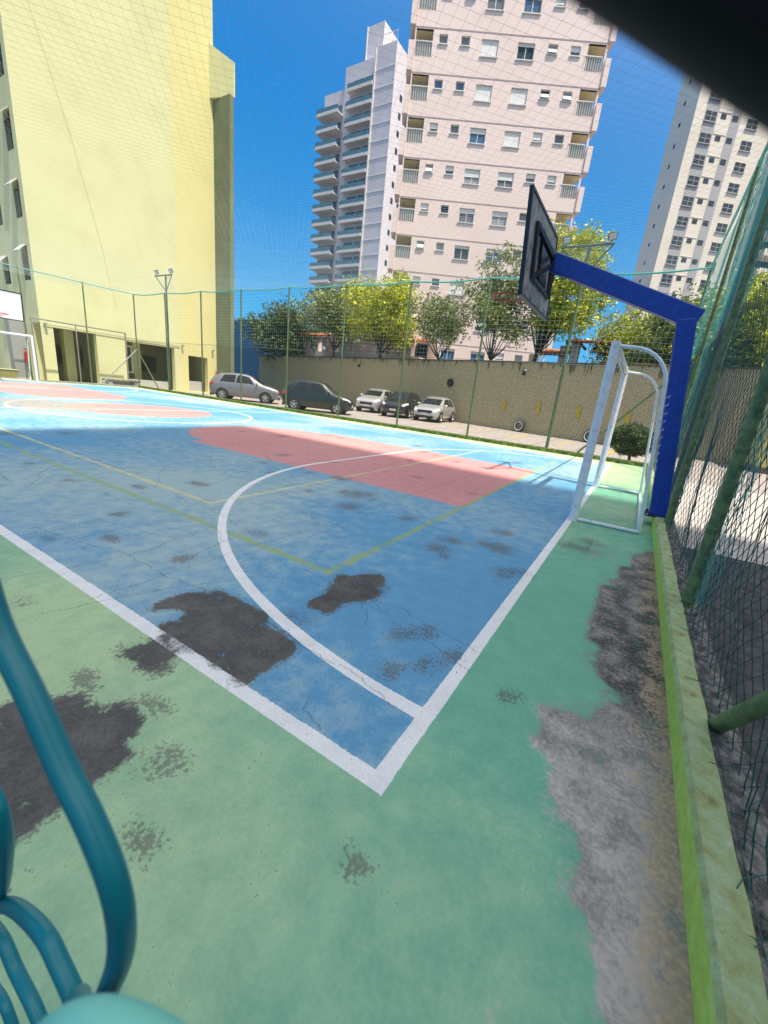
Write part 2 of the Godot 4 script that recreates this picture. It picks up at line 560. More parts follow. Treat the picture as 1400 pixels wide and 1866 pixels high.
func build_court() -> void:
	for i in 1024: lut.append(int(roundf(Color(i / 1023.0, 0, 0).linear_to_srgb().r * 255.0)))
	na = noise_bytes(0.11, 4, 3, 0.7)
	nb = noise_bytes(0.05, 5, 9, 0.65)
	nc = noise_bytes(0.016, 3, 21, 0.5)
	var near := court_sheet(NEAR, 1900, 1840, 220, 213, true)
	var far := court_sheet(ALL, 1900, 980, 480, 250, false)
	var a := MB.new()
	sheet_quad(a, NEAR[0], NEAR[1], NEAR[2], NEAR[3], NEAR)
	var b := MB.new()
	sheet_quad(b, ALL[0], ALL[1], ALL[2], NEAR[1], ALL)
	sheet_quad(b, ALL[0], NEAR[1], NEAR[0], ALL[3], ALL)
	var m := a.mesh()
	m.add_surface_from_arrays(Mesh.PRIMITIVE_TRIANGLES, b.mesh().surface_get_arrays(0))
	m.surface_set_material(0, near)
	m.surface_set_material(1, far)
	var o := MeshInstance3D.new()
	o.name = "court_floor"
	o.mesh = m
	add_child(o)
	o.set_meta("kind", "structure")
	# the raised slab under the paint
	var s := MB.new()
	s.bx(Vector3(-24.95, -0.6, -12.45), Vector3(0.845, -0.006, 0.86))
	structure("court_slab", s, grain("slab_concrete", [[0.2, lin(0.12, 0.115, 0.10)], [0.8, lin(0.24, 0.23, 0.20)]], 1.5))

# ---------------------------------------------------------------- kerbs, fences and nets
const FX := 0.97      # line of the fence behind the near goal
const FZ := -12.52    # line of the fence by the car park
const LX := -24.88    # line of the far end fence
const NZ := 0.9       # line of the fence the picture is taken through
const TOP := 4.95
const HIGHLIGHT_LOOP := [[0.4047, 1.2123, 0.9171], [0.4066, 1.219, 0.9148], [0.4095, 1.2226, 0.9131], [0.4125, 1.2224, 0.9114], [0.4158, 1.221, 0.91], [0.4192, 1.2169, 0.9082]]
const LOW := -0.2     # level of the ground outside the court

func post_mat() -> StandardMaterial3D:
	return grain("post_paint", [[0.15, lin(0.06, 0.10, 0.045)], [0.5, lin(0.13, 0.19, 0.07)], [0.8, lin(0.22, 0.26, 0.10)]], 0.5, 0.45, 0.012)

func kerbs() -> void:
	var lime := grain("kerb_lime", [[0.1, lin(0.46, 0.62, 0.09)], [0.6, lin(0.56, 0.74, 0.13)], [0.9, lin(0.62, 0.78, 0.22)]], 0.5, 0.7, 0.01, 0.15)
	var worn := grain("kerb_worn", [[0.08, lin(0.20, 0.17, 0.08)], [0.25, lin(0.30, 0.33, 0.13)], [0.5, lin(0.33, 0.42, 0.19)], [0.75, lin(0.37, 0.47, 0.26)], [0.95, lin(0.50, 0.57, 0.41)]], 0.6, 0.85, 0.012, 0.8, 7)
	var raw := grain("kerb_raw", [[0.15, lin(0.05, 0.048, 0.04)], [0.45, lin(0.14, 0.135, 0.12)], [0.8, lin(0.30, 0.29, 0.26)]], 0.45, 0.95, 0.012, 2.2)
	var t := thing("court_kerb", "lime painted concrete kerb with rough grey outer edge running past the near goal", "kerb", Vector3(0.845, 0, 0))
	t.scale.y = 1.14
	var a := MB.new()
	a.bx(Vector3(0, -0.1, -12.6), Vector3(0.002, 0.108, 0.98))
	part("painted_face", a, lime, t)
	# top with an uneven outer edge: chamfered inner lip, cracked in places
	var b := MB.new()
	var r := RandomNumberGenerator.new()
	r.seed = 3
	var z := 0.98
	var pw := 0.092
	while z > -12.6:
		var dz := r.randf_range(0.12, 0.3)
		var z2 := maxf(z - dz, -12.6)
		var w2 := 0.092 + r.randf_range(-0.005, 0.006)
		b.quad(Vector3(0.0, 0.108, z), Vector3(0.014, 0.12, z), Vector3(0.014, 0.12, z2), Vector3(0.0, 0.108, z2))
		b.quad(Vector3(0.014, 0.12, z), Vector3(pw, 0.121, z), Vector3(w2, 0.121, z2), Vector3(0.014, 0.12, z2))
		b.quad(Vector3(pw, 0.121, z), Vector3(pw + 0.008, 0.108, z), Vector3(w2 + 0.008, 0.108, z2), Vector3(w2, 0.121, z2))
		z = z2
		pw = w2
	part("painted_top", b, worn, t)
	var c := MB.new()
	var nz := FastNoiseLite.new()
	nz.seed = 4
	nz.frequency = 3.0
	z = 0.98
	while z > -12.6:
		var z2 := z - 0.06 if z > -4.0 else z - 0.4
		var xs := [0.09, 0.13, 0.17, 0.215]
		for k in 3:
			var h := func(x: float, zz: float) -> float: return 0.112 + nz.get_noise_2d(x * 4.0, zz) * 0.018 - maxf(0.0, x - 0.16) * 0.35
			c.quad(Vector3(xs[k], h.call(xs[k], z), z), Vector3(xs[k + 1], h.call(xs[k + 1], z), z), Vector3(xs[k + 1], h.call(xs[k + 1], z2), z2), Vector3(xs[k], h.call(xs[k], z2), z2))
		var hz := func(zz: float) -> float: return 0.112 + nz.get_noise_2d(0.215 * 4.0, zz) * 0.018 - 0.055 * 0.35
		c.quad(Vector3(0.215, LOW - 0.1, z), Vector3(0.215, LOW - 0.1, z2), Vector3(0.215, hz.call(z2), z2), Vector3(0.215, hz.call(z), z))
		z = z2
	c.bx(Vector3(0.0025, -0.1, -12.6), Vector3(0.21, 0.095, 0.98))
	part("rough_edge", c, raw, t)
	var moss := grain("kerb_moss", [[0.1, lin(0.05, 0.06, 0.015)], [0.4, lin(0.11, 0.14, 0.035)], [0.7, lin(0.20, 0.25, 0.06)], [0.95, lin(0.30, 0.36, 0.10)]], 1.2, 0.9, 0.012, 0.4)
	t = thing("court_kerb", "mossy green concrete kerb under the fence beside the car park", "kerb", Vector3(0, 0, FZ))
	var d := MB.new()
	d.cbox(Vector3(-12.0, -0.09, -0.02), Vector3(25.85, 0.42, 0.18), 0.012)
	part("beam", d, moss, t)
	t = thing("court_kerb", "grey concrete kerb along the far end of the court by the yellow building", "kerb", Vector3(LX, 0, 0))
	var e := MB.new()
	e.cbox(Vector3(-0.07, -0.1, -5.75), Vector3(0.2, 0.36, 13.3), 0.012)
	part("beam", e, grain("kerb_grey", [[0.2, lin(0.22, 0.22, 0.20)], [0.8, lin(0.38, 0.38, 0.35)]], 1.0), t)

# woven wire: each wire zigzags up the fence and hooks into its neighbour
func chain_link(mb: MB, o: Vector3, along: Vector3, length: float, y0: float, y1: float, pitch: float, rise: float, rad: float, bulge: Callable) -> void:
	var out := along.cross(Vector3.UP)
	var k := int(length / pitch)
	var m := int((y1 - y0) / rise)
	for i in k:
		var pts := []
		for j in m + 1:
			var y := y0 + j * rise
			var s := (i + (1 if (i + j) % 2 == 0 else 0)) * pitch
			if j > 0 or true:
				s += (0.08 if (i + j) % 2 == 0 else -0.08) * pitch
			pts.append(o + along * s + Vector3.UP * y + out * (float(bulge.call(s, y)) + (rad if (i + j) % 2 == 0 else -rad)))
		mb.tube(pts, rad, 4, false)

# straight-sided meshes for the fences and nets seen from afar
func lattice(mb: MB, o: Vector3, u: Vector3, w: Vector3, lu: float, lw: float, gap: float, rad: float, diagonal: bool, dip: Callable, segs := 1) -> void:
	var lines := []
	if diagonal:
		var s := -lw
		while s < lu:
			var a0 := maxf(0.0, -s)
			var a1 := minf(lw, lu - s)
			if a1 > a0:
				lines.append([Vector2(s + a0, a0), Vector2(s + a1, a1)])
				lines.append([Vector2(lu - s - a0, a0), Vector2(lu - s - a1, a1)])
			s += gap * 1.414
	else:
		var s := 0.0
		while s <= lu:
			lines.append([Vector2(s, 0), Vector2(s, lw)])
			s += gap
		s = 0.0
		while s <= lw:
			lines.append([Vector2(0, s), Vector2(lu, s)])
			s += gap
	var nn := u.cross(w)
	for l in lines:
		var p: Vector2 = l[0]
		var q: Vector2 = l[1]
		var kk := maxi(1, int(segs * p.distance_to(q)))
		var pts := []
		for i in kk + 1:
			var e := p.lerp(q, float(i) / kk)
			pts.append(o + u * e.x + w * e.y + nn * float(dip.call(e.x, e.y)))
		mb.tube(pts, rad, 3, false)

func pipe(parent: Node, called: String, pts: Array, r: float, m: Material, sides := 10) -> MeshInstance3D:
	var b := MB.new()
	b.tube(pts, r, sides)
	return part(called, b, m, parent)

func fences() -> void:
	var pm := post_mat()
	var wire := flat("coated_wire", lin(0.02, 0.10, 0.085), 0.45)
	var nylon := flat("nylon", lin(0.10, 0.42, 0.36), 0.7)
	var pale := flat("pale_nylon", lin(0.33, 0.48, 0.46), 0.75)
	var none := func(_a: float, _b: float) -> float: return 0.0
	# --- fence behind the near goal
	var t := thing("court_fence", "green pipe fence with loose dark wire mesh on the kerb behind the near goal", "fence")
	for z in [-2.25, -4.8, -7.6, FZ]:
		var p := MB.new()
		p.tube([Vector3(FX, 0.08, z), Vector3(FX, 2.4, z), Vector3(FX + 0.01, TOP, z)], 0.038 if z > -6.0 else 0.03, 14)
		p.tube([Vector3(FX, 0.11, z), Vector3(FX, 0.135, z)], 0.052, 12)
		part("post", p, pm, t)
	pipe(t, "post", [Vector3(FX, 0.08, NZ), Vector3(FX, TOP, NZ)], 0.038, pm, 14)
	pipe(t, "brace", [Vector3(FX, 0.09, -1.0), Vector3(FX, 2.05, 0.86)], 0.03, pm, 14)
	pipe(t, "brace", [Vector3(FX, 0.09, -10.6), Vector3(FX, 2.5, FZ)], 0.03, pm, 12)
	var nz := FastNoiseLite.new()
	nz.seed = 12
	nz.frequency = 0.8
	var bulge := func(s: float, y: float) -> float: return -(0.03 + 0.07 * nz.get_noise_2d(s, y * 0.7)) * clampf(1.6 - y, 0.0, 1.0) + 0.004 * nz.get_noise_2d(s * 3.0, y * 3.0)
	var b := MB.new()
	chain_link(b, Vector3(FX + 0.042, 0, 0.82), Vector3.FORWARD, 13.3, 0.1, 2.5, 0.056, 0.05, 0.0021, bulge)
	stuff("wire_mesh", b, wire, t)
	b = MB.new()
	lattice(b, Vector3(FX + 0.03, 2.5, NZ), Vector3.FORWARD, Vector3.UP, 13.4, 2.4, 0.12, 0.0022, false, func(a: float, c: float) -> float: return 0.03 * sin(a * 1.7 + c), 1)
	stuff("nylon_net", b, nylon, t)
	# net gathered in folds beside the posts
	b = MB.new()
	var r := RandomNumberGenerator.new()
	r.seed = 8
	for zc in [[-7.3, 0.22, 34], [-5.0, 0.08, 22], [-2.15, 0.06, 16]]:
		for i in int(zc[2]):
			var zz: float = zc[0] + r.randfn(0.0, zc[1])
			var ph := r.randf() * TAU
			var pts := []
			var top := TOP if r.randf() < 0.75 else r.randf_range(1.0, 3.0)
			for k in 26:
				var y := lerpf(0.2, top, k / 25.0)
				var gather: float = 0.35 + 0.65 * absf(sin(y * 1.1 + zc[0]))
				pts.append(Vector3(FX + 0.05 + 0.035 * sin(ph + y * 4.0) * gather, y, zc[0] + (zz - zc[0]) * gather + 0.03 * sin(y * 7.0 + ph * 2.0)))
			b.tube(pts, 0.0017, 3, false)
	stuff("gathered_net", b, nylon, t)
	b = MB.new()
	b.tube(sag_line(Vector3(FX, TOP - 0.03, NZ), Vector3(FX, TOP - 0.03, FZ), 0.05, 20), 0.022, 8)
	part("top_rope", b, nylon, t)
	b = MB.new()   # broken ends of mesh wired to the kerb
	for i in 26:
		var zz := 0.7 - pow(i / 26.0, 1.5) * 7.0 + r.randf_range(-0.05, 0.05)
		var base := Vector3(0.925 + r.randf_range(-0.035, 0.03), 0.123, zz)
		var pts := [base, base + Vector3(r.randf_range(-0.02, 0.02), 0.012, r.randf_range(-0.02, 0.02))]
		var dir := Vector3(0.06, r.randf_range(0.03, 0.07), r.randf_range(-0.05, 0.05))
		pts.append(base + dir * 0.6)
		pts.append(Vector3(FX + 0.05, 0.16 + r.randf() * 0.05, zz + dir.z * 1.6))
		b.tube(pts, 0.0017, 5)
		if i % 2 == 0:
			var loop := []
			for k in 11:
				var a := TAU * k / 8.0
				loop.append(base + Vector3(cos(a) * 0.012, 0.006 + k * 0.0014, sin(a) * 0.012))
			b.tube(loop, 0.0016, 5)
	b.tube(sag_line(Vector3(0.955, 0.135, 0.85), Vector3(0.955, 0.13, -7.0), 0.004, 30), 0.0018, 5)
	stuff("tie_wires", b, wire, t)
	# --- fence beside the car park
	t = thing("court_fence", "green pipe fence of thin mesh and square net in front of the parked cars", "fence")
	for x in [-1.86, -4.5, -7.3, -10.1, -13.05, -16.0, -18.9, -21.9, LX]:
		pipe(t, "post", [Vector3(x, 0.06, FZ), Vector3(x - 0.02, TOP, FZ)], 0.035, pm, 10)
	pipe(t, "brace", [Vector3(-1.0, 0.1, FZ), Vector3(FX, 2.54, FZ)], 0.03, pm, 10)
	pipe(t, "brace", [Vector3(-22.9, 0.1, FZ), Vector3(LX, 2.1, FZ)], 0.03, pm, 10)
	b = MB.new()
	lattice(b, Vector3(LX, 0.12, FZ + 0.04), Vector3.RIGHT, Vector3.UP, FX - LX, 2.45, 0.075, 0.0019, true, none)
	stuff("wire_mesh", b, flat("grey_wire", lin(0.13, 0.16, 0.13), 0.5, 0.3), t)
	b = MB.new()
	lattice(b, Vector3(LX, 2.57, FZ + 0.04), Vector3.RIGHT, Vector3.UP, FX - LX, 2.36, 0.13, 0.0021, false, func(a: float, c: float) -> float: return 0.04 * sin(a * 0.9 + c * 2.0), 1)
	stuff("nylon_net", b, pale, t)
	pipe(t, "middle_wire", sag_line(Vector3(LX, 2.57, FZ), Vector3(FX, 2.57, FZ), 0.02, 16), 0.006, wire, 6)
	b = MB.new()
	var xs := [LX, -21.9, -18.9, -16.0, -13.05, -10.1, -7.3, -4.5, -1.86, FX]
	var rope := []
	for i in 9:
		var seg := sag_line(Vector3(xs[i], TOP, FZ), Vector3(xs[i + 1], TOP, FZ), 0.07, 8)
		seg.pop_back()
		rope.append_array(seg)
	rope.append(Vector3(FX, TOP, FZ))
	b.tube(rope, 0.024, 7)
	part("top_rope", b, nylon, t)
	# --- fence at the far end
	t = thing("court_fence", "pipe fence closing the far end of the court before the yellow building", "fence")
	for z in [-10.05, -7.5, -5.0, -2.5]:
		pipe(t, "post", [Vector3(LX, 0.06, z), Vector3(LX, TOP, z)], 0.035, pm, 10)
	pipe(t, "brace", [Vector3(LX, 0.1, -10.55), Vector3(LX, 2.1, FZ)], 0.03, flat("pale_pipe", lin(0.35, 0.38, 0.34), 0.5), 10)
	b = MB.new()
	lattice(b, Vector3(LX + 0.04, 0.12, FZ), Vector3.BACK, Vector3.UP, 11.0, 2.45, 0.075, 0.0019, true, none)
	stuff("wire_mesh", b, mats["grey_wire"], t)
	b = MB.new()
	lattice(b, Vector3(LX + 0.04, 2.57, FZ), Vector3.BACK, Vector3.UP, 11.0, 2.36, 0.13, 0.0021, false, none)
	stuff("nylon_net", b, pale, t)
	pipe(t, "top_rope", sag_line(Vector3(LX, TOP, FZ), Vector3(LX, TOP, -1.5), 0.05, 16), 0.024, nylon, 7)
	# --- the fence the picture is taken through
	t = thing("court_fence", "teal coated wire fence at the camera, blurred in the lower left corner", "fence")
	var teal := flat("teal_coating", lin(0.003, 0.19, 0.23), 0.34)
	var ws := [
		[[0.3673, 1.2507], [0.3724, 1.2434], [0.3758, 1.2363], [0.3829, 1.2306], [0.3886, 1.2249], [0.3938, 1.2212], [0.3974, 1.2165], [0.3983, 1.2108], [0.3966, 1.2023], [0.3916, 1.1897]],
		[[0.3807, 1.1711], [0.3858, 1.1833], [0.3911, 1.1912], [0.3975, 1.1989], [0.4031, 1.2043], [0.4085, 1.2072], [0.4142, 1.2077], [0.425, 1.206]],
		[[0.3418, 1.1947], [0.353, 1.1951], [0.3563, 1.1914], [0.3531, 1.1794], [0.3372, 1.1513], [0.2991, 1.0999]],
		[[0.3183, 1.1298], [0.3467, 1.1595], [0.36, 1.1704], [0.3693, 1.175], [0.3739, 1.1734], [0.3779, 1.1709], [0.3797, 1.1669]],
		[[0.3073, 1.116], [0.33, 1.1312], [0.339, 1.1286], [0.348, 1.1281], [0.3537, 1.124]],
		[[0.2739, 1.0508], [0.3053, 1.0744], [0.3133, 1.0728], [0.3173, 1.0614]]]
	for i in ws.size():
		var c := Curve3D.new()
		for k in ws[i].size():
			var q: Array = ws[i]
			var p := Vector3(q[k][0], q[k][1], 0.9059)
			if i == 1: p.z += 0.0035 * sin(PI * k / 7.0)
			var tan := Vector3.ZERO
			if k > 0 and k < q.size() - 1: tan = Vector3(q[k + 1][0] - q[k - 1][0], q[k + 1][1] - q[k - 1][1], 0) / 6.0
			c.add_point(p, -tan, tan)
		c.bake_interval = 0.0012
		b = MB.new()
		b.tube(Array(c.get_baked_points()), 0.0014, 20)
		part("wire", b, teal, t)
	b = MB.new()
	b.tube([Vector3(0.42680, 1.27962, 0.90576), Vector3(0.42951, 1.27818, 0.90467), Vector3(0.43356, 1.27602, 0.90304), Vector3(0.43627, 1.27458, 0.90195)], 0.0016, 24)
	var dark := part("wire", b, flat("painted_shade_black", lin(0.003, 0.003, 0.006), 0.6), t)  # shade on this wire is put into a near-black colour
	tag(dark, "wire out of focus across the upper right corner, its shade painted black")
	var cm := Curve3D.new()
	for p in HIGHLIGHT_LOOP: cm.add_point(Vector3(p[0], p[1], p[2]))  # added wire loop: highlight of the teal wire painted as pale mint
	for k in range(1, 5):
		var tn := (cm.get_point_position(k + 1) - cm.get_point_position(k - 1)) / 6.0
		cm.set_point_in(k, -tn)
		cm.set_point_out(k, tn)
	cm.bake_interval = 0.001
	b = MB.new()
	b.tube(Array(cm.get_baked_points()), 0.0017, 20)
	tag(part("wire", b, flat("mint_highlight", lin(0.20, 0.62, 0.50), 0.5), t), "added mint coloured wire loop standing for a highlight at the bottom left")
	b = MB.new()
	chain_link(b, Vector3(-1.6, 0, NZ), Vector3.RIGHT, 1.78, 0.1, 2.5, 0.056, 0.05, 0.0017, none)
	chain_link(b, Vector3(0.62, 0, NZ), Vector3.RIGHT, 0.34, 0.1, 2.5, 0.056, 0.05, 0.0017, none)
	stuff("wire_mesh", b, wire, t)
	pipe(t, "post", [Vector3(-1.6, 0.06, NZ), Vector3(-1.6, TOP, NZ)], 0.038, pm, 12)
	# --- net over the whole court
	b = MB.new()
	var waves := FastNoiseLite.new()
	waves.seed = 31
	waves.frequency = 0.16
	lattice(b, Vector3(LX, TOP - 0.02, FZ), Vector3.BACK, Vector3.RIGHT, NZ - FZ, FX - LX, 0.115, 0.0011, true,
		func(a: float, c: float) -> float: return -0.55 * sin(PI * clampf(a / 13.4, 0, 1)) * (0.6 + 0.4 * sin(PI * clampf(c / 25.8, 0, 1))) + 0.10 * waves.get_noise_2d(a, c) * sin(PI * clampf(a / 13.4, 0, 1)), 1)
	var roof := stuff("safety_net", b, flat("roof_net", lin(0.50, 0.58, 0.56), 0.75))
	tag(roof, "thin pale nylon net stretched like a roof over the whole court", "net")
	b = MB.new()

# ---------------------------------------------------------------- goals, baskets, lamps
func goal(label: String, at: Vector3, turn: float) -> void:
	var t := thing("futsal_goal", label, "goal", at, turn, "futsal goals at the two ends")
	var white := grain("goal_white", [[0.1, lin(0.55, 0.56, 0.57)], [0.4, lin(0.78, 0.79, 0.80)], [0.8, lin(0.84, 0.85, 0.86)]], 0.9, 0.42, 0.014)
	for s in [-1, 1]:
		var z: float = 1.475 * s
		var p := MB.new()
		p.tube([Vector3(0, 0.0, z), Vector3(0, 1.97, z), Vector3(0, 2.03, z), Vector3(0, 2.05, z)], [0.05, 0.05, 0.048, 0.03], 18)
		part("post", p, white, t)
		var q := [Vector3(0.02, 2.0, z)]
		for k in 9:
			var a := PI / 2.0 * k / 8.0
			q.append(Vector3(0.17 + 0.38 * sin(a), 1.6 + 0.39 * cos(a), z))
		q.append(Vector3(0.62, 0.9, z - 0.02))
		q.append(Vector3(0.70, 0.03, z - 0.03))
		pipe(t, "rear_frame", q, 0.02, white, 10)
		pipe(t, "base_bar", [Vector3(0.03, 0.025, z), Vector3(0.70, 0.025, z - 0.03)], 0.02, white, 10)
	pipe(t, "crossbar", [Vector3(0, 2.0, -1.46), Vector3(0, 2.0, 1.46)], 0.048, white, 16)
	pipe(t, "base_bar", [Vector3(0.70, 0.025, -1.5), Vector3(0.70, 0.025, 1.44)], 0.02, white, 10)
	var h := MB.new()
	for i in 22:
		for s in [-1, 1]:
			var y := 0.15 + i * 0.085
			if y > 1.55: continue
			var x := lerpf(0.70, 0.56, y / 1.6) + 0.02
			h.tube([Vector3(x, y, 1.45 * s), Vector3(x + 0.025, y + 0.006, 1.45 * s), Vector3(x + 0.03, y + 0.03, 1.45 * s)], 0.003, 4)
	part("net_hooks", h, white, t)
	var n := MB.new()
	rng.seed = 41
	for i in 60:
		var z := rng.randf_range(-1.4, 1.4)
		var p := Vector3(rng.randf_range(-0.02, 0.04), 1.955, z)
		n.tube([p + Vector3(0, 0.05, 0), p, p + Vector3(rng.randf_range(0, 0.05), -rng.randf_range(0.02, 0.09), rng.randf_range(-0.06, 0.06))], 0.003, 4)
	part("torn_net", n, flat("cord", lin(0.55, 0.55, 0.52), 0.9), t)

func basket(label: String, at: Vector3, turn: float, clean: bool) -> void:
	var t := thing("basketball_stand", label, "basketball hoop", at, turn, "basketball stands at the two ends")
	var blue := grain("stand_blue", [[0.06, lin(0.03, 0.05, 0.14)], [0.16, lin(0.006, 0.045, 0.30)], [0.6, lin(0.008, 0.055, 0.38)], [0.93, lin(0.012, 0.07, 0.42)], [0.99, lin(0.12, 0.17, 0.42)]], 1.1, 0.42, 0.02, 0.05, 6)
	var black := flat("black_steel", lin(0.012, 0.013, 0.018), 0.45)
	# post leans towards the court
	var foot := Vector3(0.88, 0.12, 0)
	var head := Vector3(0.59, 2.40, 0)
	var up := (head - foot).normalized()
	var b := MB.new()
	b.cbox((foot + head) * 0.5, Vector3(0.19, foot.distance_to(head), 0.19), 0.012, Basis(Vector3(up.y, -up.x, 0), up, Vector3.BACK))
	part("post", b, blue, t)
	b = MB.new()
	b.cbox(foot + Vector3(0, 0.01, 0), Vector3(0.3, 0.02, 0.3), 0.004)
	for sx in [-1, 1]:
		for sz in [-1, 1]: b.tube([foot + Vector3(0.12 * sx, 0.02, 0.12 * sz), foot + Vector3(0.12 * sx, 0.045, 0.12 * sz)], 0.012, 6)
	part("base_plate", b, black, t)
	var a0 := Vector3(0.70, 2.40, 0)
	var a1 := Vector3(-1.02, 3.08, 0)
	var ad := (a1 - a0).normalized()
	b = MB.new()
	b.cbox((a0 + a1) * 0.5, Vector3(a0.distance_to(a1), 0.21, 0.15), 0.012, Basis(-ad, Vector3(-ad.y * -1.0, ad.x * -1.0, 0), Vector3.BACK))
	part("arm", b, blue, t)
	# board, leaning a little like the post
	var ty := Vector3(-0.075, 1.03, 0).normalized()
	var tn := Vector3(ty.y, -ty.x, 0)
	var bc := Vector3(-1.165, 3.06, 0.05)
	var bb := Basis(tn, ty, Vector3.BACK)
	b = MB.new()
	b.cbox(bc, Vector3(0.022, 1.04, 1.5), 0.004, bb)
	var board := part("backboard", b, flat("board_clean", lin(0.82, 0.82, 0.83), 0.6) if clean else grain("board_stained", [[0.12, lin(0.09, 0.08, 0.075)], [0.34, lin(0.22, 0.20, 0.19)], [0.6, lin(0.30, 0.285, 0.28)], [0.9, lin(0.40, 0.39, 0.38)]], 1.3, 0.6, 0.012), t)  # near board: stains, plus the shade of its back darkened into the colour
	b = MB.new()
	for s in [-1, 1]:
		b.box(bc + bb * Vector3(0.0, 0.535 * s, 0), Vector3(0.045, 0.035, 1.56), bb)
		b.box(bc + bb * Vector3(0.0, 0, 0.765 * s), Vector3(0.045, 1.035, 0.035), bb)
	part("edge_frame", b, black, board)
	b = MB.new()
	# steel brackets on the back of the board
	var hub := Vector3(-0.98, 3.06, 0)
	for q in [[0.28, 0.5], [0.28, -0.5], [-0.28, 0.5], [-0.28, -0.5]]:
		var e: Vector3 = bc + bb * Vector3(0.03, q[0], q[1] - 0.05)
		var d := (e - hub).normalized()
		var side := d.cross(Vector3.UP).normalized()
		b.box((e + hub) * 0.5, Vector3(e.distance_to(hub), 0.05, 0.05), Basis(d, side.cross(d), side))
	for s in [-1, 1]: b.box(bc + bb * Vector3(0.03, 0.28 * s, -0.05), Vector3(0.04, 0.05, 1.06), bb)
	for s in [-1, 1]: b.box(bc + bb * Vector3(0.032, 0, 0.5 * s - 0.05), Vector3(0.04, 0.56, 0.05), bb)
	b.box(bc + bb * Vector3(0.035, 0.0, -0.05), Vector3(0.03, 0.46, 0.42), bb)
	part("bracket", b, black, t)
	b = MB.new()
	var ring := []
	var rc := bc + Vector3(-0.34, -0.38, -0.05)
	for k in 33: ring.append(rc + Vector3(cos(TAU * k / 32.0) * 0.225, 0, sin(TAU * k / 32.0) * 0.225))
	b.tube(ring, 0.011, 8, false)
	for s in [-1, 1]: b.tube([rc + Vector3(0.19, 0, 0.12 * s), bc + Vector3(0, -0.38, 0.06 * s - 0.05)], 0.009, 6)
	for s in [-1, 1]: b.tube([rc + Vector3(0.16, 0, 0.16 * s), bc + Vector3(0.02, -0.47, 0.06 * s - 0.05)], 0.007, 6)
	part("rim", b, flat("rim_red", lin(0.45, 0.05, 0.02), 0.5), t)

func flood_pole(label: String, at: Vector3, h: float, along: Vector3, reach: Array) -> void:
	var t := thing("floodlight_pole", label, "light pole", at, 0, "floodlight poles round the court")
	var m := flat("pole_steel", lin(0.10, 0.15, 0.13), 0.5, 0.2)
	pipe(t, "pole", [Vector3.ZERO, Vector3(0, h, 0)], 0.042, m)
	var l := along * float(reach[0])
	var r := along * float(reach[1])
	pipe(t, "crossarm", [l + Vector3(0, h, 0), r + Vector3(0, h, 0)], 0.036, m, 8)
	pipe(t, "strut", [Vector3(0, h - 0.75, 0), l + Vector3(0, h, 0)], 0.022, m, 8)
	pipe(t, "strut", [Vector3(0, h - 0.75, 0), r + Vector3(0, h, 0)], 0.022, m, 8)
	pipe(t, "cable", sag_line(Vector3(0, h - 0.05, 0.02), r * 0.7 + Vector3(0, h - 0.03, 0.02), 0.12, 8), 0.007, flat("cable_black", lin(0.01, 0.01, 0.012), 0.6), 5)
	for e in [l * 0.85 + Vector3(0, h + 0.02, 0), r * 0.85 + Vector3(0, h + 0.02, 0)]:
		var b := MB.new()
		var bs := Basis(Vector3.UP, 0.3).rotated(Vector3.RIGHT, 0.5)
		b.cbox(e + Vector3(0, 0.16, 0), Vector3(0.22, 0.19, 0.06), 0.01, bs)
		b.tube([e + Vector3(0, 0, 0), e + Vector3(0, 0.1, -0.03)], 0.012, 6)
		var f := part("floodlight", b, flat("lamp_case", lin(0.05, 0.055, 0.06), 0.5), t)
		b = MB.new()
		b.box(e + Vector3(0, 0.16, 0) + bs.z * 0.032, Vector3(0.18, 0.15, 0.008), bs)
		part("lens", b, flat("lamp_lens", lin(0.62, 0.64, 0.62), 0.2), f)

# ---------------------------------------------------------------- buildings
# wall in the plane of u (along) and up, pierced by openings [u0, u1, y0, y1]; back is the way into the wall
func pierced(mb: MB, o: Vector3, u: Vector3, back: Vector3, u0: float, u1: float, y0: float, y1: float, holes: Array, deep: float) -> void:
	var us := [u0, u1]
	var ys := [y0, y1]
	for h in holes:
		for k in 2:
			if not us.has(h[k]): us.append(h[k])
			if not ys.has(h[2 + k]): ys.append(h[2 + k])
	us.sort()
	ys.sort()
	var pt := func(a: float, y: float, d: float) -> Vector3: return o + u * a + Vector3.UP * y + back * d
	for j in ys.size() - 1:
		var run := INF
		for i in us.size():
			var solid := false
			if i < us.size() - 1:
				solid = true
				var cu: float = (us[i] + us[i + 1]) * 0.5
				var cy: float = (ys[j] + ys[j + 1]) * 0.5
				for h in holes:
					if cu > h[0] and cu < h[1] and cy > h[2] and cy < h[3]:
						solid = false
						break
			if solid and run == INF: run = us[i]
			elif not solid and run != INF:
				var a := run
				mb.quad(pt.call(a, ys[j], 0.0), pt.call(us[i], ys[j], 0.0), pt.call(us[i], ys[j + 1], 0.0), pt.call(a, ys[j + 1], 0.0))
				run = INF
	for h in holes:
		mb.quad(pt.call(h[0], h[2], 0), pt.call(h[1], h[2], 0), pt.call(h[1], h[2], deep), pt.call(h[0], h[2], deep))
		mb.quad(pt.call(h[0], h[3], deep), pt.call(h[1], h[3], deep), pt.call(h[1], h[3], 0), pt.call(h[0], h[3], 0))
		mb.quad(pt.call(h[0], h[2], 0), pt.call(h[0], h[2], deep), pt.call(h[0], h[3], deep), pt.call(h[0], h[3], 0))
		mb.quad(pt.call(h[1], h[2], deep), pt.call(h[1], h[2], 0), pt.call(h[1], h[3], 0), pt.call(h[1], h[3], deep))

